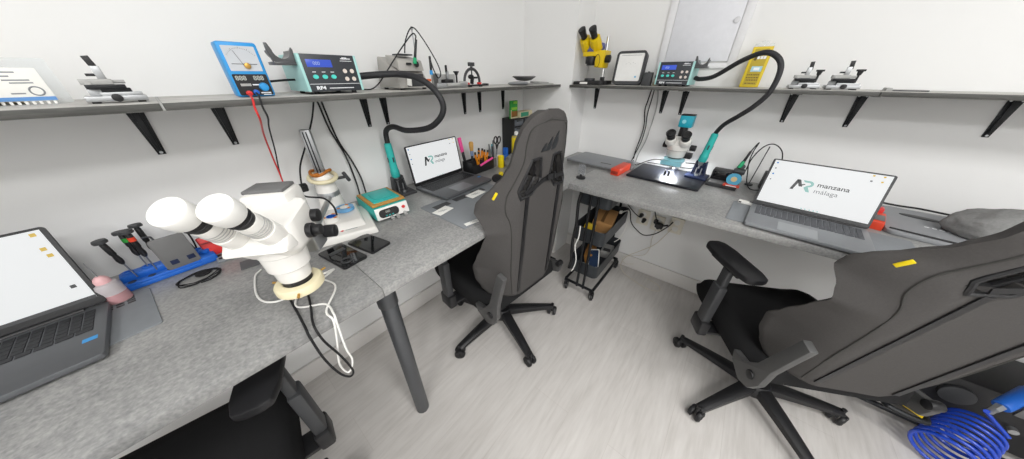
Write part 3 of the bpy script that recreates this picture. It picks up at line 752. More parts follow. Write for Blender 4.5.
# head
RZ = math.atan2(e.y, e.x)
def H(): m = MB(); m.M = T(*HB) @ Matrix.Rotation(RZ, 4, 'Z') @ Matrix.Diagonal((HS,HS,HS,1)) @ T(0,0,-1.0125); return m      # local +X = towards the user, +Y = image right
mb = H()
mb.lathe([(0,1.040),(.036,1.040),(.038,1.045),(.040,1.075),(.047,1.080),(.049,1.110),(.049,1.122),(.052,1.125),(.053,1.150),(0,1.150)], n=44)
head = mb.build('head', WHITEM, M1)
mb = H(); q = bmesh.new(); prof = rrect(.134,.140,.030,6); rows = []
for z, sc_, ox in ((1.128,.80,0),(1.142,.95,0),(1.150,1,0),(1.214,1,0),(1.226,.97,-.002),(1.230,.90,-.004)):
    rows.append([q.verts.new((x*sc_+ox-.012, y*sc_, z+(0 if z < 1.16 else -.30*max(0,x)))) for x, y in prof])
for A, B in zip(rows, rows[1:]):
    for j in range(len(prof)): k2 = (j+1) % len(prof); q.faces.new((A[j], A[k2], B[k2], B[j]))
q.faces.new(rows[0][::-1]); q.faces.new(rows[-1]); mb.add(q); mb.build('head_housing', WHITEM, head)
mb = H(); mb.box((-.088,-.016,1.216),(.09,.105,.076), bev=.014); mb.build('rear_turret', WHITEM, head)
mb = H(); mb.box((-.090,-.018,1.2565),(.066,.088,.010), bev=.004); mb.build('turret_cover', MIDG, head, label='grey cover plate')
mb = H()
for s_ in (-1,1):
    mb = H(); mb.cyl((-.01, s_*.060,1.165),(-.01, s_*.083,1.165), .019, n=28, bev=.002); mb.cyl((-.01, s_*.083,1.165),(-.01, s_*.100,1.165), .014, n=28, bev=.002)
    mb.build('zoom_knob', BLACK, head)
mb = H(); mb.cyl((-.055,.055,1.185),(-.055,.085,1.185), .017, n=24, bev=.002); mb.build('tension_knob', BLACK, head)
# tilted eyepiece carrier and tubes
DIRE = Vector((math.cos(R(50)),0,math.sin(R(50))))
mb = H()
mb.wedge([(.030,-.068,1.150),(.085,-.066,1.160),(.085,.066,1.160),(.030,.068,1.150),(.0,-.062,1.212),(.066,-.060,1.192),(.066,.060,1.192),(.0,.062,1.212)], .010)
mb.build('eyepiece_carrier', WHITEM, head)
for s_ in (-1, 1):
    o0 = Vector((.040, s_*.034, 1.180))
    mb = H(); p1 = o0+DIRE*.104
    mb.cyl(o0-DIRE*.01, o0+DIRE*.056, .027, .026, 32, .002); mb.cyl(o0+DIRE*.056, p1, .0235, .0225, 32, .001)
    et = mb.build('eyepiece_tube', WHITEM, head)
    mb = H()
    for k in range(4): mb.torus(o0+DIRE*(.063+.007*k), .0236, .0008, DIRE, n=36, k=6)
    mb.build('dioptre_ring', LIGHTG, et)
    mb = H(); mb.cyl(p1-DIRE*.002, p1+DIRE*.030, .0212, .0235, 32, .002); mb.torus(p1+DIRE*.012, .0225, .0015, DIRE, n=36, k=6); mb.build('eyepiece', BLACK, et)
    mb = H(); q0 = p1+DIRE*.026; mb.cyl(q0, q0+DIRE*.036, .0275, .0285, 40, .004); mb.build('eyecup', WHITE, et, label='white rubber eyecup')
mb = H(); mb.cyl((0,0,1.018),(0,0,1.042), .0335, n=36, bev=.002); mb.build('objective_collar', BLACK, head)
mb = H(); mb.lathe([(.030,1.000),(.052,1.000),(.0555,1.004),(.0555,1.020),(.052,1.025),(.036,1.027),(.030,1.022)], n=48)
rl = mb.build('ring_light', IVORY, head, label='cream ring light')
for k in range(3):
    a = R(20+120*k); mb = H(); mb.cyl((.046*math.cos(a),.046*math.sin(a),1.014),(.070*math.cos(a),.070*math.sin(a),1.016), .0032, n=12)
    mb.build('clamp_screw', BRASS, rl)
mb = H()
for k in range(24): a = 2*PI*k/24; mb.ell((.043*math.cos(a),.043*math.sin(a),1.0), (.0026,.0026,.0018), u=8, v=6)
mb.build('diodes', WHITE, rl)
mb = MB(); r0 = Vector(hp(-.03,.05,1.012)); mb.tube([r0,(-.735,.125,.91),(-.78,.06,.862),(-.80,-.01,.854),(-.86,-.035,.853),(-.97,-.02,.853),(-1.0,.0,.853)], .0026, 8); mb.build('ring_cable', WHITE, rl, label='white ring light cable')

def wire(label, pts, r, m, name='cable', cat='cable', res=8, n=8, group=None):
    o = MB().tube(pts, r, n, res).build(name, m); return tag(o, label, cat, group)
wire('white cable looping over the front bench edge below the cream ring light', [(-.95,.03,.853),(-.84,.06,.854),(-.74,.02,.854),(-.69,.07,.854),(-.64,.072,.856),(-.622,.068,.84),(-.615,.060,.75),(-.618,.062,.70),(-.622,.052,.665),(-.627,.040,.655),(-.629,.034,.70),(-.626,.052,.78),(-.626,.064,.845),(-.66,.064,.856),(-.74,.115,.856),(-.82,.10,.854),(-.93,.10,.853)], .0026, WHITE)
wire('black cable hanging in a loop over the front bench edge', [(-.90,.04,.853),(-.80,.02,.854),(-.70,.015,.854),(-.64,.012,.856),(-.621,.010,.84),(-.617,.012,.76),(-.618,.024,.68),(-.619,.040,.643),(-.620,.052,.655),(-.619,.044,.73),(-.620,.030,.80),(-.620,.026,.845),(-.65,.030,.856),(-.74,.05,.853),(-.88,.07,.853)], .0028, RUBBER)

# tape rolls on the microscope base
def tape(label, loc, m1, m2, rr=.028, hh=.014, rx=0):
    t = thing('tape_roll', label, 'tape', loc, 20)
    MB().lathe([(.016,0),(rr,0),(rr,hh),(.016,hh)], n=36).build('roll', m1, t)
    MB().lathe([(.0145,.0005),(.0165,.0005),(.0165,hh+.0008),(.0145,hh+.0008)], n=36).build('core', m2, t)
    mb = MB()
    for k_ in range(3): a = R(120*k_); mb.box((.022*math.cos(a),.022*math.sin(a),hh+.0003),(.010,.012,.0006),(0,0,a),bev=0)
    mb.build('print', ORANGE, t); return t
tape('blue and white tape reel lying on the white microscope base', (-1.128,.312,D+.050), mat('tape_blue','#6fa8d6',.4), PAPER, .033, .012)
tape('small white tape reel with orange print at the front of the white microscope base', (-1.072,.243,D+.0475), PAPER, BLUE, .024, .018)

# ------------------------------------------------------------------ preheater, hot-air handle stand
p = thing('preheating_plate', 'turquoise heating station with a wood-rimmed plate and black display', 'heater', (-1.105,.452,D), 86)
mb = MB(); mb.wedge([(-.070,-.10,.008),(.070,-.10,.008),(.070,.10,.008),(-.070,.10,.008),(-.070,-.088,.056),(.070,-.088,.056),(.070,.10,.060),(-.070,.10,.060)], .004); mb.build('housing', TEAL, p)
mb = MB(); mb.wedge([(-.068,-.1035,.009),(.068,-.1035,.009),(.068,-.095,.009),(-.068,-.095,.009),(-.068,-.0915,.055),(.068,-.0915,.055),(.068,-.085,.055),(-.068,-.085,.055)], .002); fp = mb.build('front_panel', WHITE, p)
FM = T(0,-.0985,.032) @ Matrix.Rotation(R(90-14), 4, 'X')
mb = MB(); mb.M = FM; mb.prism(rrect(.082,.034,.015), .001, T(-.016,0,.0005)); mb.build('display', GLOSS, fp)
text('digits', '000', .013, FM @ T(-.030,.001,.0016), SEG, fp)
mb = MB(); mb.M = FM
for k_ in range(3): mb.prism(rrect(.008,.005,.0015), .0012, T(-.030+.013*k_,-.011,.001))
mb.build('buttons', TEALD, fp)
mb = MB(); mb.M = FM; mb.prism(rrect(.014,.012,.006), .004, T(.046,.004,0)); mb.build('power_switch', RED, fp)
mb = MB()
for x in (-.055,.055):
    for y in (-.08,.08): mb.cyl((x,y,0),(x,y,.009), .010, n=16, bev=.002)
mb.build('feet', BLACK, p)
mb = MB()
for x in (-.012,.012,.045): mb.cyl((x,-.100,.012),(x,-.118,.006), .006,.008, n=14, bev=.001)
mb.build('cable_glands', LIGHTG, p)
mb = MB(); mb.box((0,.004,.064),(.136,.166,.010), bev=.0015); mb.build('plate_frame', WOOD, p)
mb = MB(); mb.box((0,.004,.0705),(.108,.136,.005), bev=.001); pt = mb.build('hot_plate', TEAL, p)
mb = MB(); mb.tube([(-.035,.035,.0735),(-.038,-.01,.0735),(-.03,-.04,.0735),(.0,-.043,.0735),(.03,-.04,.0735),(.038,-.01,.0735)], .0014, 6); mb.build('groove', TEALD, pt)

def hot_air_stand(label, loc, rz, m1=DARKG):
    t = thing('handle_stand', label, 'stand', loc, rz)
    mb = MB(); mb.box((0,-.005,.006),(.105,.10,.012), bev=.003); mb.build('base', m1, t)
    mb = MB()
    for s_ in (-1,1):
        mb.wedge([(s_*.030-.004,.0,.012),(s_*.030+.004,.0,.012),(s_*.030+.004,.04,.012),(s_*.030-.004,.04,.012),(s_*.024-.004,.012,.085),(s_*.024+.004,.012,.085),(s_*.024+.004,.034,.085),(s_*.024-.004,.034,.085)], .001)
    mb.box((0,.030,.045),(.056,.006,.06), bev=.001); mb.torus((0,.02,.074), .022, .004, n=28, k=8)
    mb.build('cradle', m1, t)
    mb = MB(); mb.cyl((-.012,.0,.012),(-.012,.0,.05), .003, n=12); mb.cyl((.012,.0,.012),(.012,.0,.05), .003, n=12); mb.cyl((0,-.028,.012),(0,-.028,.022), .008, n=16, bev=.001); mb.build('nozzle_pegs', STEEL, t)
    return t
def hot_air_handle(label, pbot, ptop):
    t = thing('hot_air_handle', label, 'hot air handle', (0,0,0))
    a, b_ = Vector(pbot), Vector(ptop); d = (b_-a).normalized(); L = (b_-a).length
    M = T(*a) @ Vector((0,0,1)).rotation_difference(d).to_matrix().to_4x4()
    MB().lathe([(0,.028),(.018,.028),(.0205,.033),(.0205,.062),(.0185,.066),(.0175,.09),(.0165,L-.012),(.0155,L-.004),(.011,L),(0,L)], M, 28).build('grip', TEAL, t)
    MB().lathe([(0,-.012),(.0042,-.012),(.0045,.004),(.012,.010),(.0145,.028),(0,.028)], M, 20).build('nozzle', STEEL, t)
    mb = MB(); mb.M = M
    for k_ in range(4): mb.torus((0,0,.035+.007*k_), .0206, .0009, n=28, k=6)
    mb.build('grip_rings', TEALD, t)
    mb = MB(); mb.M = M; mb.box((.0,-.0168,L*.60),(.007,.004,.024), bev=.001); mb.box((.0168,0,L*.60),(.004,.007,.024), bev=.001); mb.build('switch', DARKG, t)
    return t
hot_air_stand('dark grey stand holding the turquoise handle near the turquoise heater', (-1.225,.612,D), 88)
hot_air_handle('turquoise hot-air handle standing between the turquoise heater and a laptop', (-1.246,.610,.905), (-1.244,.603,1.098))
wire('thick black hose curling in front of the left wall shelf down to a turquoise handle', [(-1.16,.497,1.364),(-1.13,.56,1.370),(-1.08,.625,1.373),(-1.0,.661,1.360),(-.94,.684,1.321),(-.915,.697,1.27),(-.935,.690,1.222),(-1.0,.671,1.18),(-1.11,.637,1.163),(-1.19,.620,1.172),(-1.235,.606,1.150),(-1.244,.604,1.095)], .0115, HOSE, 'hose', 'hose', 10, 14)
# ------------------------------------------------------------------ left wall shelf
S = SZ
t = thing('leaflet_pack', 'clear pack with a printed white card and blue stripe, leaning on the left shelf end', 'packaging', (-1.170,-.176,S), 92)
mb = MB(); mb.box((-.030,.012,.036),(.065,.035,.068),(R(-8),0,0),bev=.002); mb.build('backing_card', PAPERB, t)
CM = T(.0,-.012,.036) @ Matrix.Rotation(R(82), 4, 'X')
mb = MB(); mb.M = CM; mb.box((0,0,-.0),(.085,.060,.0016),bev=.0004); cd = mb.build('card', PAPER, t)
mb = MB(); mb.M = CM; mb.box((0,-.026,.001),(.085,.007,.0006),bev=0); mb.build('stripe', mat('stripe_blue','#5f92cc',.6), cd)
mb = MB(); mb.M = CM
for i,(x,y,w_) in enumerate([(-.008,.022,.05),(-.012,.015,.04),(.012,.008,.03),(.016,.003,.026),(-.02,-.004,.018),(-.022,-.010,.014),(.004,-.016,.016)]): mb.box((x,y,.001),(w_,.0022,.0005),bev=0)
mb.torus((.026,-.012,.001), .008, .0012, n=24, k=6); mb.build('print', INKG, cd)
mb = MB(); mb.M = CM
for k_ in range(10): mb.box((-.037+.0083*k_,-.0335,0),(.004,.006,.003),bev=.0005)
mb.build('binding', PAPER, cd)
mb = MB(); mb.M = T(.012,.006,.042) @ Matrix.Rotation(R(80), 4, 'X'); mb.prism(rrect(.095,.084,.004), .0008); mb.build('clear_cover', CLEAR, t)
t = thing('tool_case', 'small black case at the photo edge beside the leaning printed card', 'case', (-1.10,-.245,S), 90)
mb = MB(); mb.box((0,0,.012),(.07,.06,.024),bev=.005); mb.box((0,-.01,.026),(.05,.03,.008),bev=.002); mb.build('body', BLACK, t)

def phone_clamp(label, loc, rz, sc_=1.0, tee=False, group=None, lever=.0):
    t = thing('board_clamp', label, 'clamp', loc, rz, group); t.scale = (sc_,)*3
    mb = MB(); mb.box((0,0,.010),(.098,.058,.012),bev=.001); mb.box((.012,-.012,.019),(.066,.02,.010),bev=.0008); mb.box((-.004,.018,.022),(.07,.016,.02),bev=.0008); mb.build('base', STEEL, t)
    mb = MB()
    for x in (-.036,.036):
        for y in (-.02,.02): mb.cyl((x,y,0),(x,y,.005), .007, n=14)
    mb.build('feet', BLACK, t)
    mb = MB(); mb.box((-.006,.0,.036),(.062,.034,.010),bev=.0008); mb.box((.006,.004,.028),(.048,.028,.010),bev=.001); mb.build('jaw', BLACKM, t)
    mb = MB(); mb.box((-.016,.002,.047),(.050,.030,.012),bev=.001); mb.cyl((.008,.0,.047),(.028,.0,.047), .004, n=12); mb.box((-.030,-.012,.042),(.010,.008,.014),bev=.0008); mb.build('slide', LIGHTG, t)
    mb = MB(); mb.box((-.004,.0,.066),(.014,.012,.030),bev=.0008); mb.build('lever_post', STEEL, t)
    mb = MB(); mb.box((-.006+lever,.0,.087),(.012,.010,.030),(0,R(-8),0),bev=.001); mb.box((-.012,.0,.062),(.026,.010,.006),bev=.0008); mb.build('lever', BLACK, t)
    mb = MB(); mb.cyl((-.0,-.026,.012),(-.0,-.038,.012), .009, n=18, bev=.0008); mb.build('knob', BLACK, t)
    if tee:
        mb = MB(); mb.cyl((.033,.008,.025),(.033,.008,.066), .004, n=12); mb.box((.033,.008,.069),(.026,.008,.007),bev=.0008); mb.cyl((.033,.008,.052),(.033,.008,.066), .006,.009, n=14); mb.build('tightening_tee', BLACK, t)
    return t
phone_clamp('silver and black board clamp standing alone on the left wall shelf', (-1.10,-.052,S), 92, .86)

# analogue / digital bench meter
t = thing('bench_meter', 'blue-framed analogue meter with a white dial and two test leads', 'meter', (-1.075,.187,S), 91)
mb = MB(); mb.box((0,.024,.064),(.082,.052,.126),bev=.006); mb.build('case', CYANB, t)
PM = T(0,-.0025,0) @ FRONT
mb = MB(); mb.M = PM; mb.prism(rrect(.072,.050,.003), .0012, T(0,.030,-.0005)); pl = mb.build('lower_panel', BLACK, t)
mb = MB(); mb.M = PM; mb.prism(rrect(.066,.056,.002), .0012, T(0,.090,-.0005)); dl = mb.build('dial', DIAL, t)
mb = MB(); mb.M = PM
for k_ in range(21):
    a = R(150-6*k_); r0, r1 = .030, (.0345 if k_ % 5 == 0 else .0325)
    mb.prism([(r0*math.cos(a)-.0003,.082+r0*math.sin(a)),(r0*math.cos(a)+.0003,.082+r0*math.sin(a)),(r1*math.cos(a)+.0003,.082+r1*math.sin(a)),(r1*math.cos(a)-.0003,.082+r1*math.sin(a))], .0004, T(0,0,.0008))
mb.box((-.012,.078,.001),(.028,.0012,.0004),bev=0); mb.box((.012,.078,.001),(.028,.0012,.0004),bev=0); mb.build('scale_marks', INK, dl)
mb = MB(); mb.M = PM; mb.box((-.008,.092,.0012),(.0008,.034,.0004),(0,0,R(18)),bev=0); mb.build('needle', INK, dl)
mb = MB(); mb.M = PM; mb.cyl((.004,.074,.0006),(.004,.074,.006), .007, n=20, bev=.0015); mb.build('adjuster', BRASS, dl)
for x in (-.018,.019): text('segment_digits', '888', .0145, PM @ T(x-.014,.041,.0009), SEG, pl, off=.0003, sx=1.05)
mb = MB(); mb.M = PM; mb.box((-.016,.030,.001),(.022,.006,.0008),bev=0); mb.build('label_plate', LIGHTG, pl)
mb = MB(); mb.M = PM; mb.box((.006,.030,.001),(.016,.003,.0006),bev=0); mb.box((.020,.010,.001),(.022,.003,.0006),bev=0); mb.box((.022,.0055,.001),(.018,.0018,.0006),bev=0); mb.build('lettering', INKW, pl)
mb = MB(); mb.M = PM; mb.cyl((.020,.024,.0006),(.020,.024,.010), .011, .0095, 28, .0015); mb.build('rotary_knob', CYANB, pl)
mb = MB(); mb.M = PM; mb.cyl((-.018,.010,.0006),(-.018,.010,.012), .0065, n=20, bev=.001); mb.build('red_socket', RED, pl, label='red socket')
mb = MB(); mb.M = PM; mb.cyl((-.002,.012,.0006),(-.002,.012,.009), .0065, n=20, bev=.001); mb.build('blue_socket', BLUE, pl, label='blue socket')
wire('red test lead hanging from the blue meter behind the bench', [(-1.078,.169,S+.010),(-1.03,.163,1.324),(-.990,.158,1.316),(-.985,.154,1.296),(-1.0,.156,1.265),(-1.15,.172,1.205),(-1.23,.180,1.12),(-1.25,.18,1.03),(-1.27,.17,.90),(-1.27,.17,.856)], .0024, RED, 'test_lead', 'test lead')
wire('black test lead hanging from the blue meter behind the bench', [(-1.078,.185,S+.012),(-1.03,.180,1.324),(-.990,.173,1.316),(-.984,.170,1.296),(-1.0,.174,1.27),(-1.15,.192,1.225),(-1.24,.196,1.14),(-1.275,.185,1.04),(-1.285,.18,.90),(-1.285,.18,.856)], .0022, RUBBER, 'test_lead', 'test lead')

def rework_station(label, loc, rz, w=.160, h_=.108, d=.17, logo='RF4', holder_side=-1):
    t = thing('soldering_station', label, 'soldering station', loc, rz)
    hf = h_-.008
    for s_ in (-1,1): mb = MB(); mb.wedge([(s_*w/2-.004,-.004,.008),(s_*w/2+.004,-.004,.008),(s_*w/2+.004,d,.008),(s_*w/2-.004,d,.008),(s_*w/2-.004,.004,h_),(s_*w/2+.004,.004,h_),(s_*w/2+.004,d,h_),(s_*w/2-.004,d,h_)], .0015); mb.build('side_panel', [TEALL], t)
    mb = MB(); mb.wedge([(-w/2+.004,.002,.009),(w/2-.004,.002,.009),(w/2-.004,d-.002,.009),(-w/2+.004,d-.002,.009),(-w/2+.004,.010,h_-.001),(w/2-.004,.010,h_-.001),(w/2-.004,d-.002,h_-.001),(-w/2+.004,d-.002,h_-.001)], .001); mb.build('case', DARKG, t)
    ang = math.degrees(math.atan2(.008, hf))
    F = T(0,-.001,.008) @ Matrix.Rotation(R(90-ang), 4, 'X')
    mb = MB(); mb.M = F; mb.box((0,hf/2,0),(w-.006,hf,.005),bev=.0015); fp = mb.build('front_panel', mat('station_front','#33363b',.42), t)
    P = F @ T(0,0,.0026); k_ = w/.160
    mb = MB(); mb.M = P; mb.box((-.030*k_,hf*.76,0),(.070*k_,hf*.20,.0014),bev=.0003); lc = mb.build('display', LCD, fp)
    text('display_digits', '000', .013*k_, P @ T(-.048*k_,hf*.715,.0009), LCDL, lc)
    mb = MB(); mb.M = P
    for x in (-.052,-.026,-.001): mb.prism([(x*k_+.0075*k_*math.cos(2*PI*i/20), hf*.40+.0058*k_*math.sin(2*PI*i/20)) for i in range(20)], .003)
    mb.build('buttons', mat('button_aqua','#4fd0c4',.4), fp)
    mb = MB(); mb.M = P
    for x in (.038,.060):
        for y in (.56,.34): mb.prism([(x*k_+.0062*k_*math.cos(2*PI*i/18), hf*y+.0062*k_*math.sin(2*PI*i/18)) for i in range(18)], .0022)
    mb.build('arrow_buttons', mat('button_pale','#d8cdc4',.5), fp)
    mb = MB(); mb.M = P; mb.box((0,hf*.205,0),(w*.93,.0012,.0008),bev=0); mb.box((.014*k_,hf*.085,0),(.075*k_,.0022,.0006),bev=0); mb.box((.050*k_,hf*.90,0),(.03*k_,.0022,.0006),bev=0); mb.box((.050*k_,hf*.84,0),(.036*k_,.0014,.0006),bev=0)
    for x in (-.052,-.026,-.001): mb.box((x*k_,hf*.53,0),(.010*k_,.0016,.0006),bev=0)
    mb.build('lettering', INKW, fp)
    text('logo', logo, .013*k_, P @ T(-.060*k_,hf*.055,.0002), INKW, fp, off=.0005, sx=1.3)
    text('model_mark', logo, .008*k_, P @ T(.040*k_,hf*.885,.0002), INKW, fp, off=.0003, sx=1.2)
    mb = MB()
    for x in (-w*.36,w*.36):
        for y in (.018,d-.02): mb.cyl((x,y,0),(x,y,.010), .0075, n=16, bev=.001)
    mb.build('feet', BLACK, t)
    # cradle for the hot-air handle bolted to one side
    s_ = holder_side; X = s_*(w/2+.032*k_)
    mb = MB(); mb.box((s_*(w/2+.004),.05,h_-.014),(.004,.05,.03),bev=.001)
    mb.box((X,.045,h_-.026),(.055*k_,.06,.008),bev=.002)
    arc = [(X+.021*k_*math.cos(R(180+180*i/10)), h_+.006+.021*k_*math.sin(R(180+180*i/10))) for i in range(11)]
    prof = [(X-.026*k_,h_-.028),(X+.026*k_,h_-.028),(X+.029*k_,h_+.008),(X+.026*k_,h_+.014)]+arc[::-1]+[(X-.027*k_,h_+.022),(X-.033*k_,h_+.022),(X-.033*k_,h_+.004)]
    mb.prism(prof, .010, T(0,.028,0) @ FRONT, bev=.0008)
    q = bmesh.new(); n = 15; rows = []
    for i in range(n):
        a_ = R(180+180*i/(n-1)); ca, sa = math.cos(a_)*k_, math.sin(a_)*k_
        rows.append([q.verts.new((X+.021*ca,.024,h_+.006+.021*sa)), q.verts.new((X+.021*ca,.080,h_+.006+.021*sa)), q.verts.new((X+.0245*ca,.080,h_+.006+.0245*sa)), q.verts.new((X+.0245*ca,.024,h_+.006+.0245*sa))])
    for A, B in zip(rows, rows[1:]):
        for j in range(4): q.faces.new((A[j], A[(j+1)%4], B[(j+1)%4], B[j]))
    q.faces.new(rows[0][::-1]); q.faces.new(rows[-1]); mb.add(q)
    mb.build('handle_cradle', mat('cradle_grey','#4a4b4d',.3), t)
    X2 = -s_*(w/2+.004)
    mb = MB(); mb.cyl((X2,.07,.045),(X2-s_*.022,.07,.045), .013, n=20, bev=.002); mb.cyl((X2,.05,.020),(X2-s_*.012,.05,.020), .009, n=16, bev=.001); mb.build('outlet_socket', BLACK, t)
    return t
rework_station('large dark soldering station with teal sides and blue display on the left shelf', (-1.06,.392,S), 90.5)
wire('black lead joining the blue meter to the soldering station on the left shelf', [(-1.10,.222,S+.036),(-1.11,.25,S+.038),(-1.13,.285,S+.040),(-1.15,.310,S+.040)], .003, RUBBER)
wire('black mains cable dropping behind the left bench to the turquoise heater', [(-1.295,.39,1.30),(-1.29,.393,1.27),(-1.29,.402,1.176),(-1.29,.428,1.07),(-1.285,.436,.954),(-1.24,.42,.885),(-1.207,.42,.880)], .0034, RUBBER)
wire('second black mains cable running down the left wall to the bench by the turquoise heater', [(-1.295,.41,1.30),(-1.293,.407,1.27),(-1.29,.419,1.134),(-1.29,.446,1.045),(-1.285,.462,.957),(-1.25,.452,.875),(-1.208,.452,.872)], .0034, RUBBER)
wire('black cable running down the left wall to the inline plug on the microscope column', [(-1.295,.385,1.30),(-1.293,.379,1.28),(-1.29,.352,1.22),(-1.28,.300,1.136),(-1.26,.252,1.068),(-1.205,.222,1.015),(-1.12,.20,1.00),(-1.04,.235,1.0),(-.98,.24,.985),(-.96,.235,.96)], .003, RUBBER)

# grey iron station with its iron, stand rod and looped cable
t = thing('iron_station', 'grey metal iron station with a sloping face and a tall cable rod', 'soldering station', (-1.10,.712,S), 92)
t.scale = (.82,1,1.14)
mb = MB(); mb.wedge([(-.088,0,.006),(.088,0,.006),(.088,.16,.006),(-.088,.16,.006),(-.076,.03,.062),(.076,.03,.062),(.076,.15,.105),(-.076,.15,.105)], .004); mb.build('case', GREYBOX, t)
mb = MB(); mb.wedge([(-.075,.005,.058),(.068,.005,.058),(.068,.08,.085),(-.075,.08,.085),(-.070,.012,.092),(.064,.012,.092),(.062,.10,.108),(-.068,.10,.108)], .004); hd = mb.build('control_head', GREYBOX, t)
mb = MB(); mb.box((.004,.0035,.030),(.10,.006,.040),bev=.002); mb.build('iron_bay', DARKG, t)
mb = MB(); mb.box((-.035,.001,.026),(.026,.004,.026),(0,R(8),0),bev=.001); mb.build('paper_tag', PAPER, t)
mb = MB()
for x in (-.03,-.012,-.02): mb.cyl((x,.004,.080),(x,-.003,.080), .004, n=12)
mb.cyl((.018,.002,.078),(.018,-.012,.080), .009, n=18, bev=.002); mb.build('switches', BLACK, hd)
mb = MB(); mb.box((0,.06,.109),(.075,.05,.004),bev=.001); mb.build('top_tray', DARKG, hd)
mb = MB(); mb.box((.075,.0,.030),(.022,.03,.008),bev=.002); mb.build('tip_cleaner', mat('orange_plastic','#d9652a',.4), t)
mb = MB()
for x in (-.065,.065):
    for y in (.02,.14): mb.cyl((x,y,0),(x,y,.008), .010, n=14)
mb.build('feet', BLACK, t)
mb = MB(); mb.cyl((.052,.03,.05),(.052,.03,.186), .0026, n=10); mb.torus((.052,.03,.186), .005, .002, (0,1,0), n=20, k=6); mb.build('cable_rod', STEEL, t)
i_ = thing('soldering_iron', 'black and green soldering iron standing in the grey iron station', 'soldering iron', (-1.093,.722,S+.088), 92)
mb = MB(); mb.cyl((0,0,.022),(.016,-.004,.085), .0055,.0045, n=16, bev=.001); mb.build('grip', BLACK, i_)
mb = MB(); mb.cyl((-.004,0,.004),(.0005,0,.024), .0075,.0065, n=16, bev=.001); mb.build('collar', GREENG, i_)
i_ = thing('soldering_iron', 'black and aqua soldering iron hanging at the side of the grey iron station', 'soldering iron', (-1.080,.782,S+.06), 92)
mb = MB(); mb.cyl((0,0,.008),(.002,0,.060), .005,.0045, n=16, bev=.001); mb.build('grip', BLACK, i_)
mb = MB(); mb.cyl((-.001,0,-.006),(0,0,.010), .007,.006, n=16, bev=.001); mb.build('collar', CYANB, i_)
wire('thin black iron cable looped over the rod of the grey iron station', [(-1.095,.738,1.489),(-1.10,.746,1.502),(-1.105,.735,1.508),(-1.11,.69,1.468),(-1.12,.645,1.42),(-1.14,.60,1.365),(-1.15,.575,1.338),(-1.165,.55,1.322),(-1.20,.52,1.322)], .0024, RUBBER)
wire('thin black iron cable arching from the rod to the hanging aqua iron', [(-1.125,.700,1.445),(-1.125,.715,1.49),(-1.125,.752,1.532),(-1.115,.785,1.50),(-1.09,.822,1.42),(-1.075,.826,1.375),(-1.07,.805,1.36),(-1.078,.790,1.40),(-1.080,.784,1.437)], .0024, RUBBER)

# board vice, arch clamp, flat covers
t = thing('board_vice', 'silver board vice with a long jaw beside the clamp arch on the left shelf', 'vice', (-1.11,.905,S), 92)
t.scale = (.88,.9,1)
mb = MB(); mb.box((-.01,-.012,.012),(.20,.024,.020),bev=.003); mb.box((-.085,.01,.030),(.016,.05,.058),bev=.002); mb.build('jaw', STEEL, t)
mb = MB(); mb.box((-.02,.03,.036),(.15,.012,.040),bev=.002); mb.build('rear_jaw', LIGHTG, t)
mb = MB(); mb.cyl((.05,-.012,.016),(.105,-.012,.016), .011, n=20, bev=.002); mb.cyl((-.05,-.024,.014),(.04,-.024,.014), .008, n=16); mb.build('screw_barrel', LIGHTG, t)
mb = MB(); mb.box((-.015,.008,.028),(.06,.03,.016),bev=.004); mb.build('carriage', BLACK, t)
mb = MB(); mb.box((-.012,.008,.052),(.014,.012,.034),bev=.003); mb.build('lever_post', STEEL, t)
mb = MB(); mb.box((-.016,.008,.077),(.010,.010,.030),bev=.003); mb.build('lever', BLACK, t)
mb = MB(); mb.cyl((.062,.02,.02),(.062,.02,.066), .005, n=12); mb.cyl((.062,.02,.052),(.062,.02,.064), .006,.012, n=14); mb.box((.062,.02,.066),(.034,.010,.006),bev=.002); mb.build('tightening_tee', BLACK, t)
t = thing('clamp_arch', 'arched black screen clamp with red tips on the left shelf', 'clamp', (-1.13,1.060,S), 92)
t.scale = (.86,.86,.9)
mb = MB(); mb.tube([(-.058,0,.012),(-.062,0,.03),(-.052,0,.060),(-.028,0,.082),(0,0,.088),(.028,0,.082),(.052,0,.060),(.062,0,.03),(.058,0,.012)], .0075, 10); mb.build('arch', DARKG, t)
mb = MB(); mb.box((0,0,.110),(.046,.012,.018),bev=.002); mb.cyl((-.008,0,.080),(-.008,0,.104), .002, n=10); mb.cyl((.008,0,.080),(.008,0,.104), .002, n=10); mb.cyl((0,0,.06),(0,0,.100), .004, n=12); mb.build('top_screw', DARKG, t)
mb = MB(); mb.box((.012,0,.008),(.21,.034,.008),bev=.002); mb.box((.115,0,.010),(.02,.04,.012),bev=.003); mb.cyl((-.02,0,0),(-.02,0,.006), .012, n=16); mb.cyl((.07,0,0),(.07,0,.006), .012, n=16); mb.build('base_bar', BLACK, t)
mb = MB(); mb.ell((-.008,0,.050),(.022,.012,.012)); mb.box((.0,0,.034),(.02,.014,.04),(0,R(14),0),bev=.004); mb.box((.022,0,.046),(.04,.014,.010),bev=.003); mb.build('suction_head', BLACKM, t)
mb = MB()
for x in (-.045,.055): mb.box((x,-.004,.018),(.022,.02,.010),bev=.002)
mb.build('red_tips', RED, t, label='red rubber tips')
t = thing('screen_cover', 'dark grey bowl-shaped cover lying on a white sheet in the shelf corner', 'cover', (-1.13,1.50,S+.014), 95)
MB().lathe([(0,.018),(.05,.022),(.085,.034),(.090,.030),(.055,.012),(.03,.008),(0,.006)], Matrix.Diagonal((1,.72,1,1)), 36).build('dish', MIDG, t)
t = thing('screen_cover', 'flat grey lens-shaped piece lying on the left shelf just before the dark bowl', 'cover', (-1.09,1.39,S), 80)
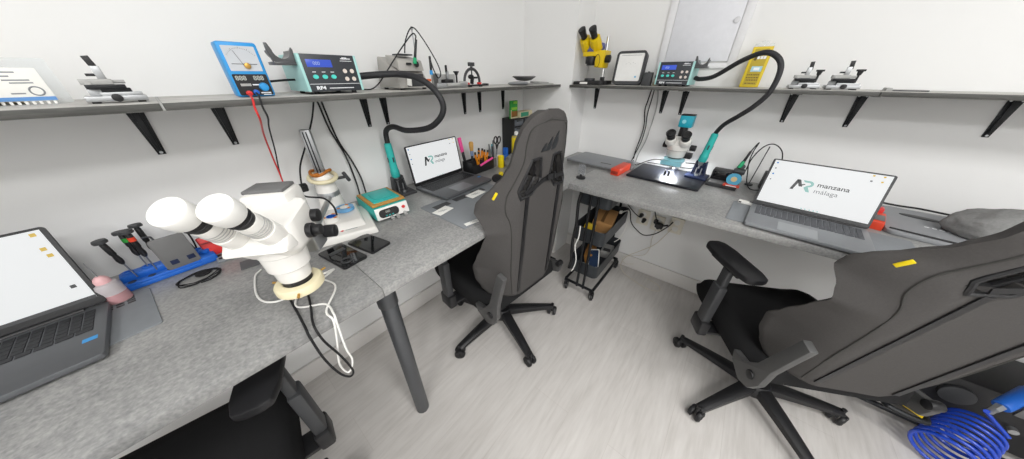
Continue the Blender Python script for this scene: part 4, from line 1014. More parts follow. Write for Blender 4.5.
MB().lathe([(0,.004),(.06,.004),(.072,.010),(.066,.016),(.03,.020),(0,.020)], Matrix.Diagonal((1,.6,1,1)), 32).build('dish', mat('slate_plastic','#7d8083',.4), t)
t = thing('screen_sheet', 'white flat sheet lying under the dark bowl at the shelf corner', 'sheet', (-1.09,1.575,S), 88)
mb = MB(); mb.box((0,0,.003),(.22,.12,.006),bev=.0015); mb.box((.05,.01,.011),(.11,.07,.010),(0,R(3),0),bev=.002); mb.build('panel', LIGHTG, t)

# ------------------------------------------------------------------ corner of the left bench: drawers, spray, pots
t = thing('drawer_organiser', 'black small-parts drawer organiser standing in the corner behind the yellow spray can', 'organiser', (-1.195,1.605,D), 90)
W, Hh, Dp = .245, .262, .108
mb = MB()
for x in (-W/2+.004, W/2-.004): mb.box((x,Dp/2,Hh/2),(.008,Dp,Hh),bev=.002)
mb.box((0,Dp/2,Hh-.004),(W,Dp,.008),bev=.002); mb.box((0,Dp/2,.006),(W,Dp,.012),bev=.002); mb.box((0,Dp-.003,Hh/2),(W,.006,Hh),bev=.001)
for k_ in range(1,5): mb.box((0,Dp/2,.01+k_*.0492),(W-.008,Dp-.004,.004),bev=.0005)
mb.box((0,Dp/2,Hh/2),(.005,Dp-.004,Hh-.01),bev=.0005)
mb.build('cabinet', BLACK, t)
for j in range(5):
    for i in range(2):
        x = -W/4+W/2*i+(.002 if i == 0 else -.002)
        mb = MB(); mb.box((x,.010,.036+j*.0492),(W/2-.016,.006,.040),bev=.002); mb.box((x,.055,.020+j*.0492),(W/2-.016,.085,.004),bev=.001)
        dr = mb.build('drawer', mat('smoke_drawer','#565b61',.3), t)
        mb = MB(); mb.box((x,.003,.050+j*.0492),(.05,.010,.008),bev=.002); mb.build('handle', DARKG, dr)
t = thing('hanging_card', 'green and orange packet standing on the black drawer organiser', 'packet', (-1.225,1.520,D+.262), 90)
mb = MB(); mb.box((0,.006,.055),(.075,.014,.11),bev=.002); pk = mb.build('packet', GREENC, t)
mb = MB(); mb.box((0,-.0015,.028),(.066,.002,.036),bev=.0005); mb.build('orange_print', mat('packet_brown','#8a5a22',.5), pk)
mb = MB(); mb.box((0,-.0015,.062),(.06,.002,.016),bev=.0005); mb.box((.01,-.0015,.098),(.04,.002,.014),bev=.0005); mb.build('lime_print', LIMEC, pk)
mb = MB(); mb.box((0,-.0015,.0045),(.075,.002,.008),bev=.0005); mb.box((-.033,-.0015,.03),(.008,.002,.05),bev=.0005); mb.build('pale_edge', PAPERB, pk)
t = thing('small_box', 'small flat green and cream box on the black drawer organiser', 'box', (-1.235,1.635,D+.262), 90)
mb = MB(); mb.box((0,0,.019),(.14,.06,.038),bev=.002); bx = mb.build('carton', PAPERB, t)
mb = MB(); mb.box((-.02,-.0305,.019),(.09,.002,.028),bev=.0005); mb.build('green_print', mat('box_green','#2f8a6a',.5), bx)
t = thing('spray_can', 'yellow spray can with white nozzle in front of the black drawer organiser', 'spray can', (-1.160,1.462,D), 90)
MB().lathe([(0,0),(.029,0),(.031,.004),(.031,.150),(.028,.160),(.016,.167),(0,.168)], n=36).build('can', YELLOW, t)
MB().lathe([(.0295,.155),(.0295,.158),(.015,.169),(.015,.163)], n=30).build('rim', STEEL, t)
MB().lathe([(0,.166),(.013,.166),(.014,.172),(.0135,.186),(.008,.192),(0,.193)], n=24).build('nozzle', WHITE, t)
mb = MB()
for a in (-18,18): mb.M = T(.0312*math.sin(R(a)),-.0312*math.cos(R(a)),.098) @ Matrix.Rotation(R(a),4,'Z') @ FRONT; mb.prism([(.0055*math.cos(2*PI*i/16),.0045*math.sin(2*PI*i/16)) for i in range(16)], .0006)
mb.build('label_spots', PAPER, t)
t = thing('pen_pot', 'black desk tidy holding a brush and orange-handled pliers beside the corner laptop', 'desk tidy', (-1.190,1.125,D), 91)
mb = MB(); w_, d_, h_ = .185, .085, .070
for x in (-w_/2,0,w_/2): mb.box((x,0,h_/2),(.004,d_,h_),bev=.001)
for y in (-d_/2,.005,d_/2): mb.box((0,y,h_/2 if y > -.01 else h_*.38),(w_,.004,h_ if y > -.01 else h_*.76),bev=.001)
mb.box((0,0,.003),(w_,d_,.006),bev=.001); mb.build('tray', BLACK, t)
def inpot(name, label, cat, loc, lean=(0,0), group=None):
    o = thing(name, label, cat, loc, 90, group); return o, Vector((0,0,1)).rotation_difference(Vector((lean[0],lean[1],1)).normalized()).to_matrix().to_4x4()
t, M = inpot('highlighter', 'pink highlighter standing at the screen edge of the corner laptop', 'pen', (-1.222,1.054,D+.006), (-.12,.1))
mb = MB(); mb.M = M; mb.cyl((0,0,0),(0,0,.12),.009,n=18,bev=.002); mb.build('barrel', BLACK, t)
mb = MB(); mb.M = M; mb.box((0,0,.160),(.022,.012,.085),bev=.004); mb.build('cap', PINK, t)
t, M = inpot('cleaning_brush', 'wooden brush with tan bristles standing in the black desk tidy', 'brush', (-1.215,1.098,D+.006), (.03,.05))
mb = MB(); mb.M = M; mb.cyl((0,0,0),(0,0,.085),.006,.008,n=16,bev=.001); mb.build('handle', BLACK, t)
mb = MB(); mb.M = M; mb.cyl((0,0,.085),(0,0,.115),.0095,.011,n=18); mb.build('ferrule', mat('brush_ferrule','#7d8fb3',.4), t)
mb = MB(); mb.M = M; mb.lathe([(.010,.113),(.013,.135),(.014,.160),(.010,.168),(0,.170)], n=20); mb.build('bristles', mat('tan_bristles','#c79a54',.85,var=.3,scale=200), t)
for k_,(x,y,lx,hh,lab) in enumerate([(-1.185,1.12,-.1,.100,'orange-handled pliers nearest the laptop in the black desk tidy'),(-1.20,1.15,.05,.112,'orange-handled pliers in the middle of the black desk tidy'),(-1.188,1.18,.12,.098,'orange-handled pliers at the corner end of the black desk tidy')]):
    t, M = inpot('pliers', lab, 'pliers', (x,y,D+.006), (lx,.0), 'orange-handled pliers in the desk tidy')
    mb = MB(); mb.M = M; mb.tube([(-.003,0,.01),(-.004,0,.05),(-.012,0,.078),(-.014,0,hh)],.0072,8); mb.tube([(.003,0,.01),(.004,0,.05),(.012,0,.078),(.015,0,hh-.005)],.0072,8); mb.build('handles', ORANGE, t)
    mb = MB(); mb.M = M; mb.box((0,0,.045),(.016,.008,.03),bev=.003); mb.cyl((0,-.006,.058),(0,.006,.058),.007,n=14); mb.tube([(-.014,0,hh-.004),(-.014,0,hh+.014)],.0058,8); mb.tube([(.015,0,hh-.009),(.016,0,hh+.008)],.0058,8); mb.build('head', BLACK, t)
t = thing('marker_pen', 'bright pink pen lying across the front of the black desk tidy', 'pen', (-1.128,1.135,D+.060), 90)
mb = MB(); mb.cyl((-.055,0,-.008),(.05,-.002,.016),.0065,n=16,bev=.0015); mb.build('barrel', PINK, t); mb = MB(); mb.cyl((.05,-.002,.016),(.064,-.002,.019),.004,.002,n=12); mb.build('tip', BLACK, t)
t = thing('tool_pot', 'white and grey open pot holding tweezers and scissors beside the yellow cup', 'pot', (-1.185,1.262,D), 91)
mb = MB(); w_, d_, h_ = .088, .06, .062
for x in (-w_/2,w_/2): mb.box((x,0,h_/2),(.004,d_,h_),bev=.001)
for y in (-d_/2,d_/2): mb.box((0,y,h_/2),(w_,.004,h_),bev=.001)
mb.box((0,0,.003),(w_,d_,.006),bev=.001); mb.build('pot', PAPER, t)
mb = MB(); mb.box((-.028,-d_/2-.0025,.032),(.028,.0016,.06),bev=.0004); mb.build('grey_band', MIDG, t)
for x,y,lx,hh,m_,lab in ((-1.195,1.238,-.02,.135,STEEL,'steel tweezers nearest the desk tidy in the white pot'),(-1.195,1.262,.0,.13,mat('aqua_tool','#3f9fae',.4),'aqua-handled tweezers in the white pot'),(-1.20,1.275,.03,.15,STEEL,'tall steel tweezers in the white pot'),(-1.185,1.252,.01,.12,GUN,'short dark tweezers in the white pot')):
    t, M = inpot('tweezers', lab, 'tweezers', (x,y,D+.006), (lx,.05), 'tweezers in the white pot')
    mb = MB(); mb.M = M
    for s_ in (-1,1): mb.wedge([(s_*.002-.0012,-.001,.0),(s_*.002+.0012,-.001,.0),(s_*.002+.0012,.001,.0),(s_*.002-.0012,.001,.0),(s_*.006-.003,-.0035,hh*.6),(s_*.006+.003,-.0035,hh*.6),(s_*.006+.003,.0035,hh*.6),(s_*.006-.003,.0035,hh*.6)],.0004); mb.wedge([(s_*.006-.003,-.0035,hh*.6),(s_*.006+.003,-.0035,hh*.6),(s_*.006+.003,.0035,hh*.6),(s_*.006-.003,.0035,hh*.6),(s_*.001-.002,-.004,hh),(s_*.001+.002,-.004,hh),(s_*.001+.002,.004,hh),(s_*.001-.002,.004,hh)],.0004)
    mb.build('arms', m_, t)
t, M = inpot('scissors', 'black-handled scissors standing in the white pot near the drawer organiser', 'scissors', (-1.195,1.290,D+.006), (.12,0))
mb = MB(); mb.M = M
for s_ in (-1,1): mb.torus((s_*.017,0,.150),.014,.0045,(0,1,0),n=28,k=8,sy=1.5); mb.tube([(s_*.012,0,.130),(s_*.004,0,.110),(0,0,.095)],.005,8)
mb.build('handles', BLACK, t)
mb = MB(); mb.M = M; mb.box((.002,0,.05),(.008,.002,.09),(0,R(2),0),bev=.0006); mb.box((-.002,.002,.05),(.008,.002,.09),(0,R(-2),0),bev=.0006); mb.build('blades', STEEL, t)
t = thing('cup', 'small yellow cylindrical cup beside the white pot', 'cup', (-1.125,1.262,D), 0)
MB().lathe([(0,0),(.019,0),(.020,.003),(.020,.072),(.018,.074),(.017,.072),(.017,.006),(0,.006)], n=32).build('body', YELLOW, t)
t = thing('bottle', 'small grey pot with a blue lid beside the yellow cup', 'bottle', (-1.128,1.315,D), 0)
MB().lathe([(0,0),(.019,0),(.020,.003),(.020,.036),(0,.036)], n=30).build('body', LIGHTG, t); MB().lathe([(0,.036),(.0215,.036),(.0215,.066),(.019,.069),(0,.069)], n=30).build('lid', BLUE, t)
t = thing('storage_box', 'small blue box by the side of the black drawer organiser', 'box', (-1.20,1.395,D), 90)
mb = MB(); mb.box((0,0,.045),(.025,.03,.09),bev=.003); mb.box((0,-.016,.02),(.02,.003,.03),bev=.001); mb.build('body', BLUE, t)
def lump(name, c, r, m_, parent, seed=1, amp=.16):
    q = bmesh.new(); bmesh.ops.create_icosphere(q, subdivisions=5, radius=1)
    from mathutils import noise
    for v in q.verts:
        n = noise.noise(v.co*1.6+Vector((seed*7.1,0,0)))*amp+noise.noise(v.co*4+Vector((0,seed*3.3,0)))*amp*.45+noise.noise(v.co*11)*amp*.12
        v.co *= 1+n
        v.co = Vector((v.co.x*r[0], v.co.y*r[1], max(v.co.z,-.30)*r[2]))
        v.co.z += .30*r[2]
    mb = MB(); mb.add(q, T(*c)); return mb.build(name, m_, parent, 80)
t = thing('cloth_pouch', 'crumpled grey cloth pouch on the corner bench beside the charcoal chair back', 'pouch', (-1.04,1.33,D), 20)
lump('fabric', (0,0,0), (.085,.06,.075), CLOTH, t, 2)
t = thing('computer_mouse', 'black computer mouse on the corner bench with a yellow tip', 'mouse', (-.975,1.065,D), 60)
lump('shell', (0,0,0), (.034,.056,.022), BLACK, t, 5, .03)
t = thing('bottle_cap', 'tiny yellow bottle cap on the bench behind the black mouse', 'pot', (-1.005,1.125,D), 0)
MB().lathe([(0,0),(.014,0),(.014,.018),(.010,.026),(0,.027)], n=24).build('pot', YELLOW, t)  # a loose yellow bottle cap, filed under pots
# ------------------------------------------------------------------ back wall shelf
t = thing('stereo_microscope', 'yellow and black stereo microscope in the corner of the back wall shelf', 'microscope', (-.815,1.79,S), 0)
t.scale = (1.0,1.0,1.06)
mb = MB(); mb.prism(rrect(.185,.14,.012), .018, T(-.002,.0,0), bev=.003); mb.box((.06,.02,.012),(.09,.09,.020),bev=.003); bs = mb.build('base', BLACK, t)
mb = MB(); mb.box((-.02,-.0705,.010),(.05,.002,.010),bev=.0005); mb.build('label_plate', PAPER, bs)
mb = MB(); mb.cyl((-.015,.0,.018),(-.015,.0,.034), .032, n=28, bev=.003); mb.build('stage', DARKG, t)
mb = MB(); mb.cyl((.048,.045,.018),(.048,.045,.235), .0085, n=20); mb.build('column', CHROME, t)
mb = MB(); mb.cyl((.048,.045,.018),(.048,.045,.040), .014, n=20, bev=.002); mb.build('column_collar', BLACK, t)
mb = MB(); mb.wedge([(.016,-.035,.088),(.066,-.035,.084),(.066,.060,.084),(.016,.060,.088),(.020,-.035,.166),(.074,-.035,.168),(.074,.060,.168),(.020,.060,.166)], .004); mb.box((-.018,-.005,.152),(.088,.07,.022),bev=.004); mb.build('focus_body', YELLOWE, t)
mb = MB(); mb.tube([(.034+.016*math.cos(2*PI*i/24),-.0365,.118+.030*math.sin(2*PI*i/24)) for i in range(24)], .0012, 6, closed=True); mb.build('outline_print', INK, t)
mb = MB(); mb.cyl((-.018,-.005,.105),(-.018,-.005,.142), .034, .036, 32, .003); mb.cyl((-.018,-.005,.098),(-.018,-.005,.108), .026, n=28); mb.build('objective', BLACK, t)
mb = MB(); mb.cyl((.064,.0,.128),(.098,.0,.128), .0185, n=28, bev=.003); mb.build('focus_knob', BLACK, t)
mb = MB(); mb.cyl((-.018,.012,.163),(-.018,.012,.195), .045, .040, 32, .003); mb.box((.004,.022,.188),(.07,.05,.035),bev=.008); mb.build('turret', PURPLE, t)
DE = Vector((-.08,-math.cos(R(46)),math.sin(R(46))))
for s_ in (-1,1):
    o0 = Vector((-.026+s_*.029,.0,.185)); mb = MB(); dd = (DE+Vector((s_*.04,0,0))).normalized()
    mb.cyl(o0-dd*.012, o0+dd*.058, .036, .031, 8, .004); mb.build('prism_housing', YELLOWE, t)
    mb = MB(); mb.cyl(o0+dd*.060, o0+dd*.088, .0175, .017, 24, .001); mb.cyl(o0+dd*.086, o0+dd*.112, .019, .0215, 24, .002); mb.build('eyepiece', BLACK, t)
t = thing('light_panel', 'white square light panel with a thick black rounded frame on the back shelf', 'light panel', (-.605,1.80,S), 3)
LM = T(0,0,.004) @ Matrix.Rotation(R(80), 4, 'X')
mb = MB(); mb.M = LM; q = rrect(.165,.170,.022,6); q2 = rrect(.140,.140,.008,6)
tb = bmesh.new(); A = [tb.verts.new((x,y+.085,0)) for x,y in q]; B = [tb.verts.new((x,y+.085,.004)) for x,y in q]; Cc = [tb.verts.new((x,y+.088,.004)) for x,y in q2]; Dd = [tb.verts.new((x,y+.088,-.001)) for x,y in q2]; E_ = [tb.verts.new((x*.985,y*.985+.085,-.046)) for x,y in q]
n = len(q)
for X_, Y_ in ((A,B),(B,Cc),(Cc,Dd),(E_,A)):
    for i in range(n): tb.faces.new((X_[i],X_[(i+1)%n],Y_[(i+1)%n],Y_[i]))
tb.faces.new(E_[::-1]); bmesh.ops.recalc_face_normals(tb, faces=tb.faces[:]); mb.add(tb); fr = mb.build('frame', DARKG, t)
mb = MB(); mb.M = LM; mb.prism([(x,y+.088) for x,y in rrect(.141,.141,.008,6)], .002, T(0,0,-.0005)); fc = mb.build('face', mat('panel_white','#e6e6e4',.35), t)
mb = MB(); mb.M = LM @ T(0,.088,.0016); mb.box((.045,-.048,0),(.010,.009,.0006),bev=0); mb.build('mark', mat('mark_blue','#6db3d6',.5), fc)
mb = MB(); mb.M = LM @ T(0,.088,.0016); mb.box((0,.060,0),(.11,.0016,.0006),bev=0)
for k_ in range(5): mb.box((-.02+.012*k_,.018+.006*(k_%2),0),(.006,.0008,.0005),bev=0)
mb.build('print', INKG, fc)
t = thing('charger', 'small black block between the light panel and the small soldering station', 'charger', (-.487,1.80,S), 0)
mb = MB(); mb.wedge([(-.026,-.02,0),(.022,-.02,0),(.022,.02,0),(-.026,.02,0),(-.018,-.016,.066),(.022,-.016,.066),(.022,.02,.066),(-.018,.02,.066)], .003); mb.build('body', DARKG, t)
mb = MB(); mb.cyl((.0,.0,.066),(.0,.0,.070), .006, n=14); mb.build('button', BLACK, t)
t = thing('card', 'small beige card stood behind the small soldering station on the back shelf', 'card', (-.452,1.845,S), 10)
mb = MB(); mb.box((0,0,.040),(.018,.03,.08),(0,R(6),0),bev=.002); mb.build('card', PAPERB, t)
rework_station('small dark soldering station with aqua buttons on the back wall shelf', (-.355,1.765,S), -2, w=.158, h_=.112, d=.15, holder_side=1)
wire('thick black hose arching over the back shelf down to a turquoise handle', [(-.262,1.835,S+.040),(-.235,1.82,S+.035),(-.174,1.775,1.365),(-.087,1.715,1.424),(-.018,1.672,1.450),(.031,1.655,1.430),(.055,1.652,1.385),(.052,1.650,1.309),(.020,1.66,1.25),(-.02,1.685,1.205),(-.062,1.745,1.158),(-.083,1.795,1.115),(-.086,1.800,1.095)], .0102, HOSE, 'hose', 'hose', 10, 14)
t = thing('glue_pouch', 'tall yellow pouch with printed text and clear top leaning on the back wall', 'pouch', (-.030,1.86,S), 2)
PMx = T(0,0,.002) @ Matrix.Rotation(R(84), 4, 'X')
mb = MB(); mb.M = PMx; mb.prism([(x,y+.083) for x,y in rrect(.074,.166,.004)], .014, T(0,0,-.014), bev=.003); bd = mb.build('pouch', mat('pouch_yellow','#d8bd1e',.4), t)
mb = MB(); mb.M = PMx; mb.prism([(x,y+.082) for x,y in rrect(.052,.150,.003)], .0008); mb.build('label_area', mat('pouch_olive','#b39c22',.45), bd)
mb = MB(); mb.M = PMx; mb.prism([(-.037,.163),(.037,.163),(.034,.178),(.016,.180),(.014,.188),(-.014,.188),(-.016,.180),(-.034,.178)], .006, T(0,0,-.010), bev=.001); mb.build('clear_top', CLEAR, t)
LT = PMx @ T(0,0,.0009)
mb = MB(); mb.M = LT; mb.box((.004,.076,0),(.040,.022,.0006),bev=0); sq = mb.build('blue_square', mat('label_blue','#9ec9d8',.5), bd)
mb = MB(); mb.M = LT @ T(0,0,.0005); mb.box((.004,.076,0),(.022,.012,.0005),bev=0); mb.build('white_print', INKW, sq)
mb = MB(); mb.M = LT
for y,w_ in ((.052,.044),(.040,.046),(.030,.040),(.016,.042)):
    x = -w_/2
    while x < w_/2: l_ = random.uniform(.004,.009); mb.box((x+l_/2,y,0),(l_*.85,.0045,.0005),bev=0); x += l_+.001
mb.box((-.012,.122,0),(.010,.024,.0005),(0,0,-.4),bev=0); mb.build('text_lines', mat('label_ink','#5c4a1c',.6), bd)
mb = MB(); mb.M = LT
for x_ in (-.004,.008,.019): mb.box((x_,.122,.0002),(.009,.012,.0006),bev=0)
mb.build('white_mark', INKW, bd)
g = 'matching silver clamps on the back wall shelf'
phone_clamp('first of two matching silver clamps on the back shelf, nearer the yellow pouch', (.157,1.82,S), 4, 1.0, True, g, .004)
phone_clamp('second of two matching silver clamps on the back shelf, at the board joint', (.272,1.82,S), 4, 1.0, True, g, .004)
t = thing('flat_case', 'thin flat grey metal case lying on the end board of the back shelf', 'case', (.437,1.80,S), -2)
mb = MB(); mb.box((0,0,.003),(.10,.06,.006),bev=.001); mb.box((-.042,0,.007),(.014,.058,.008),bev=.001); mb.build('case', LIGHTG, t)
mb = MB(); mb.box((.008,-.0305,.003),(.084,.001,.003),bev=0); mb.build('slot', DARKG, t)

# ------------------------------------------------------------------ back bench
t = thing('closed_laptop', 'closed silver-grey laptop lying in the corner of the back bench', 'laptop', (-.665,1.765,D), -5)
mb = MB(); mb.prism(rrect(.375,.26,.012), .010, T(0,0,.003), bev=.002); mb.build('base', MIDG, t)
mb = MB(); mb.prism(rrect(.375,.26,.012), .007, T(0,0,.0135), bev=.0025); ld = mb.build('lid', LAPC, t)
mb = MB(); mb.box((.07,-.055,.0207),(.07,.014,.0008),(0,0,.05),bev=.0003); mb.build('dark_bar', DARKG, ld)
t = thing('clip_stand', 'small clear upright plate on a round black foot beside the closed laptop', 'stand', (-.622,1.395,D), 10)
mb = MB(); mb.cyl((0,0,0),(0,0,.010), .026, n=28, bev=.002); mb.cyl((0,0,.010),(0,0,.024), .006, n=14); mb.build('foot', BLACK, t)
mb = MB(); mb.M = T(0,0,.022) @ FRONT; mb.prism([(x,y+.030) for x,y in rrect(.040,.060,.008)], .003); mb.build('plate', mat('grey_acrylic','#a5a7aa',.15,trans=.5,alpha=.8), t)
t = thing('tool_case', 'bright orange-red slim case with a grey end lying beside the black microscope plate', 'case', (-.482,1.665,D), -4)
mb = MB(); mb.box((0,-.015,.021),(.050,.175,.042),bev=.004); mb.build('body', REDORANGE, t)
mb = MB(); mb.box((.008,.095,.019),(.05,.05,.038),bev=.004); mb.build('end_cap', MIDG, t)
mb = MB(); mb.box((0,-.1028,.018),(.040,.002,.018),bev=.0006); mb.build('front_recess', mat('deep_orange','#8d2a1d',.5), t)

M2 = thing('stereo_microscope', 'white microscope with a teal camera on top over a black plate', 'microscope', (-.237,1.735,D), -3)
mb = MB(); mb.prism(rrect(.372,.300,.006), .012, T(0,0,.003), bev=.003)
for x in (-.16,.16):
    for y in (-.12,.12): mb.cyl((x,y,0),(x,y,.004), .012, n=14)
mb.build('base_plate', PLATE, M2)
mb = MB(); mb.cyl((.0,.115,.015),(.0,.115,.30), .014, n=24); mb.cyl((.0,.115,.015),(.0,.115,.035), .026, n=28, bev=.003); mb.build('column', CHROME, M2)
mb = MB(); mb.box((.0,.10,.20),(.055,.06,.06),bev=.008); mb.cyl((-.028,.085,.175),(-.085,.085,.175), .008, n=14)
for s_ in (-1,1): mb.cyl((s_*.055,.075,.165),(s_*.085,.075,.165), .016, n=24, bev=.003)
mb.box((.055,.06,.125),(.05,.04,.03),bev=.005)
mb.build('focus_mount', BLACK, M2)
mb = MB(); mb.lathe([(0,.112),(.040,.112),(.046,.118),(.050,.150),(.054,.156),(.056,.185),(0,.190)], T(0,.045,0), 40)
mb.wedge([(-.060,-.010,.178),(.060,-.010,.178),(.060,.085,.178),(-.060,.085,.178),(-.052,.010,.225),(.052,.010,.225),(.052,.080,.225),(-.052,.080,.225)], .014)
hd = mb.build('head', WHITEM, M2)
mb = MB(); mb.torus((0,.045,.153), .0545, .0012, n=44, k=6); mb.build('seam_ring', LIGHTG, hd)
DE = Vector((0,-math.cos(R(48)),math.sin(R(48))))
for s_ in (-1,1):
    o0 = Vector((s_*.034,.012,.195)); dd = (DE+Vector((s_*.05,0,0))).normalized()
    mb = MB(); mb.cyl(o0, o0+dd*.036, .030, .026, 32, .004); tb_ = mb.build('eyepiece_tube', WHITEM, hd)
    mb = MB(); mb.cyl(o0+dd*.034, o0+dd*.060, .0205, .0205, 28, .002); mb.cyl(o0+dd*.058, o0+dd*.075, .022, .0245, 28, .002); mb.torus(o0+dd*.075, .021, .003, dd, n=28, k=8); ep = mb.build('eyepiece', BLACK, tb_)
    mb = MB(); mb.cyl(o0+dd*.070, o0+dd*.0758, .018, n=24); mb.build('lens', GLOSS, ep)
mb = MB(); mb.cyl((0,.055,.222),(0,.055,.275), .021, .019, 28, .002); mb.build('photo_tube', BLACK, hd)
mb = MB(); mb.box((.004,.055,.303),(.066,.055,.060),bev=.005); cm = mb.build('camera', mat('camera_teal','#1e9bb0',.35), hd, label='teal camera')
mb = MB(); mb.box((.004,.055,.3345),(.064,.054,.006),bev=.002); mb.build('camera_cap', BLACK, cm)
mb = MB(); mb.M = T(-.004,.0272,.303) @ FRONT; mb.prism([(.010*math.cos(2*PI*i/24),.010*math.sin(2*PI*i/24)) for i in range(24)], .0008); mb.build('camera_mark', mat('pale_cyan','#8fd4de',.4), cm)
mb = MB(); mb.cyl((0,.045,.100),(0,.045,.114), .036, n=32, bev=.002); mb.build('objective_collar', BLACK, hd)
mb = MB(); mb.lathe([(.026,.086),(.050,.086),(.054,.090),(.054,.102),(.050,.106),(.034,.106),(.030,.100)], T(0,.045,0), 44); mb.box((.0,-.012,.085),(.105,.03,.022),bev=.004); rl = mb.build('ring_light', LTBLUE, hd, label='pale blue ring light')
mb = MB()
for k_ in range(20): a = 2*PI*k_/20; mb.ell((.042*math.cos(a),.045+.042*math.sin(a),.0855),(.0036,.0036,.002),u=8,v=6)
mb.build('diodes', LEDW, rl)
mb = MB()
for x in (-.012,.008): mb.cyl((x,-.02,.015),(x,-.02,.045), .006,.0045, n=14, bev=.001)
mb.build('plate_pegs', BLACK, M2)
wire('thin black cable from the teal-camera microscope ring light along the black plate', [(-.28,1.77,.935),(-.34,1.76,.93),(-.40,1.74,.90),(-.43,1.78,.875),(-.47,1.86,.862),(-.485,1.90,.870)], .0024, RUBBER)
wire('thin black cable sagging from the microscope ring light to the back of the black plate', [(-.17,1.765,.94),(-.13,1.80,.935),(-.12,1.86,.915),(-.15,1.90,.88),(-.25,1.915,.872),(-.40,1.915,.868)], .0024, RUBBER)
hot_air_stand('dark stand holding the turquoise handle on the black microscope plate', (-.100,1.80,D+.015), -3, NAVY)
hot_air_handle('turquoise hot-air handle standing over the black microscope plate', (-.104,1.800,.925), (-.086,1.800,1.105))

t = thing('iron_station', 'small black iron station with a grey lid between the black plate and silver laptop', 'soldering station', (.028,1.80,D), -4)
mb = MB(); mb.box((0,-.01,.010),(.135,.14,.020),bev=.003); mb.build('base', DARKG, t)
mb = MB(); mb.box((-.022,.035,.045),(.085,.07,.052),bev=.005); mb.build('case', BLACK, t)
mb = MB(); mb.box((-.022,-.001,.050),(.066,.003,.030),bev=.001); mb.build('display', GLOSS, t)
mb = MB(); mb.box((.0,-.045,.0215),(.120,.062,.003),bev=.001); mb.build('lid', MIDG, t)
mb = MB(); mb.box((.045,.03,.055),(.040,.05,.070),bev=.006); mb.box((.047,.0,.082),(.05,.03,.016),(R(20),0,0),bev=.003); mb.cyl((.048,.035,.09),(.05,.02,.105), .012,.014, n=20); mb.build('iron_holder', GUN, t)
mb = MB(); mb.box((-.045,-.072,.006),(.016,.006,.010),bev=.001); mb.build('tag', PAPER, t)
t = thing('soldering_iron', 'black and green soldering iron in the small black iron station', 'soldering iron', (.072,1.825,D+.092), -4)
mb = MB(); mb.cyl((.004,.004,.035),(.014,.022,.088), .0065,.005, n=16, bev=.001); mb.build('grip', BLACK, t)
mb = MB(); mb.cyl((-.004,-.008,.002),(.004,.004,.036), .0105,.008, n=18, bev=.001); mb.build('collar', GREENG, t)
t = thing('solder_reel', 'blue and yellow solder reel on an orange card beside the small black iron station', 'reel', (.066,1.738,D+.023), -4)
mb = MB(); mb.M = T(0,0,.028) @ Matrix.Rotation(R(62),4,'X'); mb.lathe([(.010,0),(.031,0),(.031,.010),(.010,.010)], n=36); mb.build('reel', mat('reel_blue','#3c97b8',.4), t)
mb = MB(); mb.M = T(0,0,.028) @ Matrix.Rotation(R(62),4,'X'); mb.lathe([(0,.0),(.013,.0),(.013,.0115),(0,.0115)], n=28); mb.build('hub', mat('reel_gold','#c9b483',.4), t)
mb = MB(); mb.box((0,-.022,.004),(.068,.030,.008),bev=.001); cd = mb.build('card', REDORANGE, t, label='orange-red card')
mb = MB(); mb.box((0,-.0374,.004),(.045,.001,.004),bev=0); mb.build('print', INKW, cd)
wire('thin black cable looping from the small iron station up over its cable rod', [(.087,1.846,D+.178),(.096,1.858,1.055),(.105,1.875,1.07),(.098,1.86,1.03),(.098,1.84,.98),(.11,1.82,.93),(.125,1.80,.88),(.15,1.78,.857),(.19,1.80,.856)], .0026, RUBBER)
wire('thin black cable arching from the cable rod down to the black power block', [(.100,1.84,.93),(.105,1.85,1.0),(.13,1.87,1.055),(.165,1.88,1.07),(.205,1.88,1.04),(.225,1.875,.98),(.222,1.87,.955)], .0026, RUBBER)
t = thing('cable_rod', 'thin upright rod holding the iron cable beside the small black iron station', 'rod', (.140,1.875,D), 0)
mb = MB(); mb.cyl((0,0,0),(0,0,.008), .018, n=24, bev=.002); mb.cyl((0,0,.008),(.012,0,.208), .0022, n=10); mb.build('rod', BLACKM, t)
t = thing('power_block', 'black upright power block with cable beside the silver laptop screen', 'power supply', (.205,1.86,D), 8)
mb = MB(); mb.box((0,0,.045),(.046,.05,.09),bev=.005); mb.cyl((.005,0,.09),(.008,0,.108), .008,.006, n=14); mb.build('block', BLACK, t)
mb = MB(); mb.tube([(-.015,-.02,.085),(-.012,-.03,.11),(.0,-.02,.125),(.008,0,.106)], .005, 8); mb.build('bundled_lead', RUBBER, t)
t = thing('usb_hub', 'small white and grey strip device at the corner of the silver laptop', 'device', (.140,1.553,D+.003), -8)
mb = MB(); mb.box((0,0,.006),(.062,.022,.012),bev=.002); mb.build('body', PAPER, t); mb = MB(); mb.box((-.024,-.0112,.006),(.010,.001,.006),bev=0); mb.box((.018,0,.0124),(.02,.014,.001),bev=0); mb.build('ports', DARKG, t)
t = thing('tester', 'red box-shaped tester with a grey window beside the silver laptop', 'device', (.532,1.622,D), -10)
t.scale = (.8,.8,.95)
mb = MB(); mb.wedge([(-.036,-.055,0),(.036,-.055,0),(.036,.06,0),(-.036,.06,0),(-.032,-.050,.034),(.032,-.050,.034),(.032,.06,.046),(-.032,.06,.046)], .003); mb.build('body', REDORANGE, t)
mb = MB(); mb.M = T(0,0,.0405) @ Matrix.Rotation(R(6.2),4,'X'); mb.box((.006,-.004,0),(.046,.060,.002),bev=.0006); mb.build('window', MIDG, t)
mb = MB(); mb.box((-.004,.090,.03),(.05,.055,.06),bev=.006); mb.build('rear_block', RED, t)
t = thing('carry_case', 'flat grey soft case with a dark oval handle beside the silver laptop', 'case', (.790,1.695,D), -10)
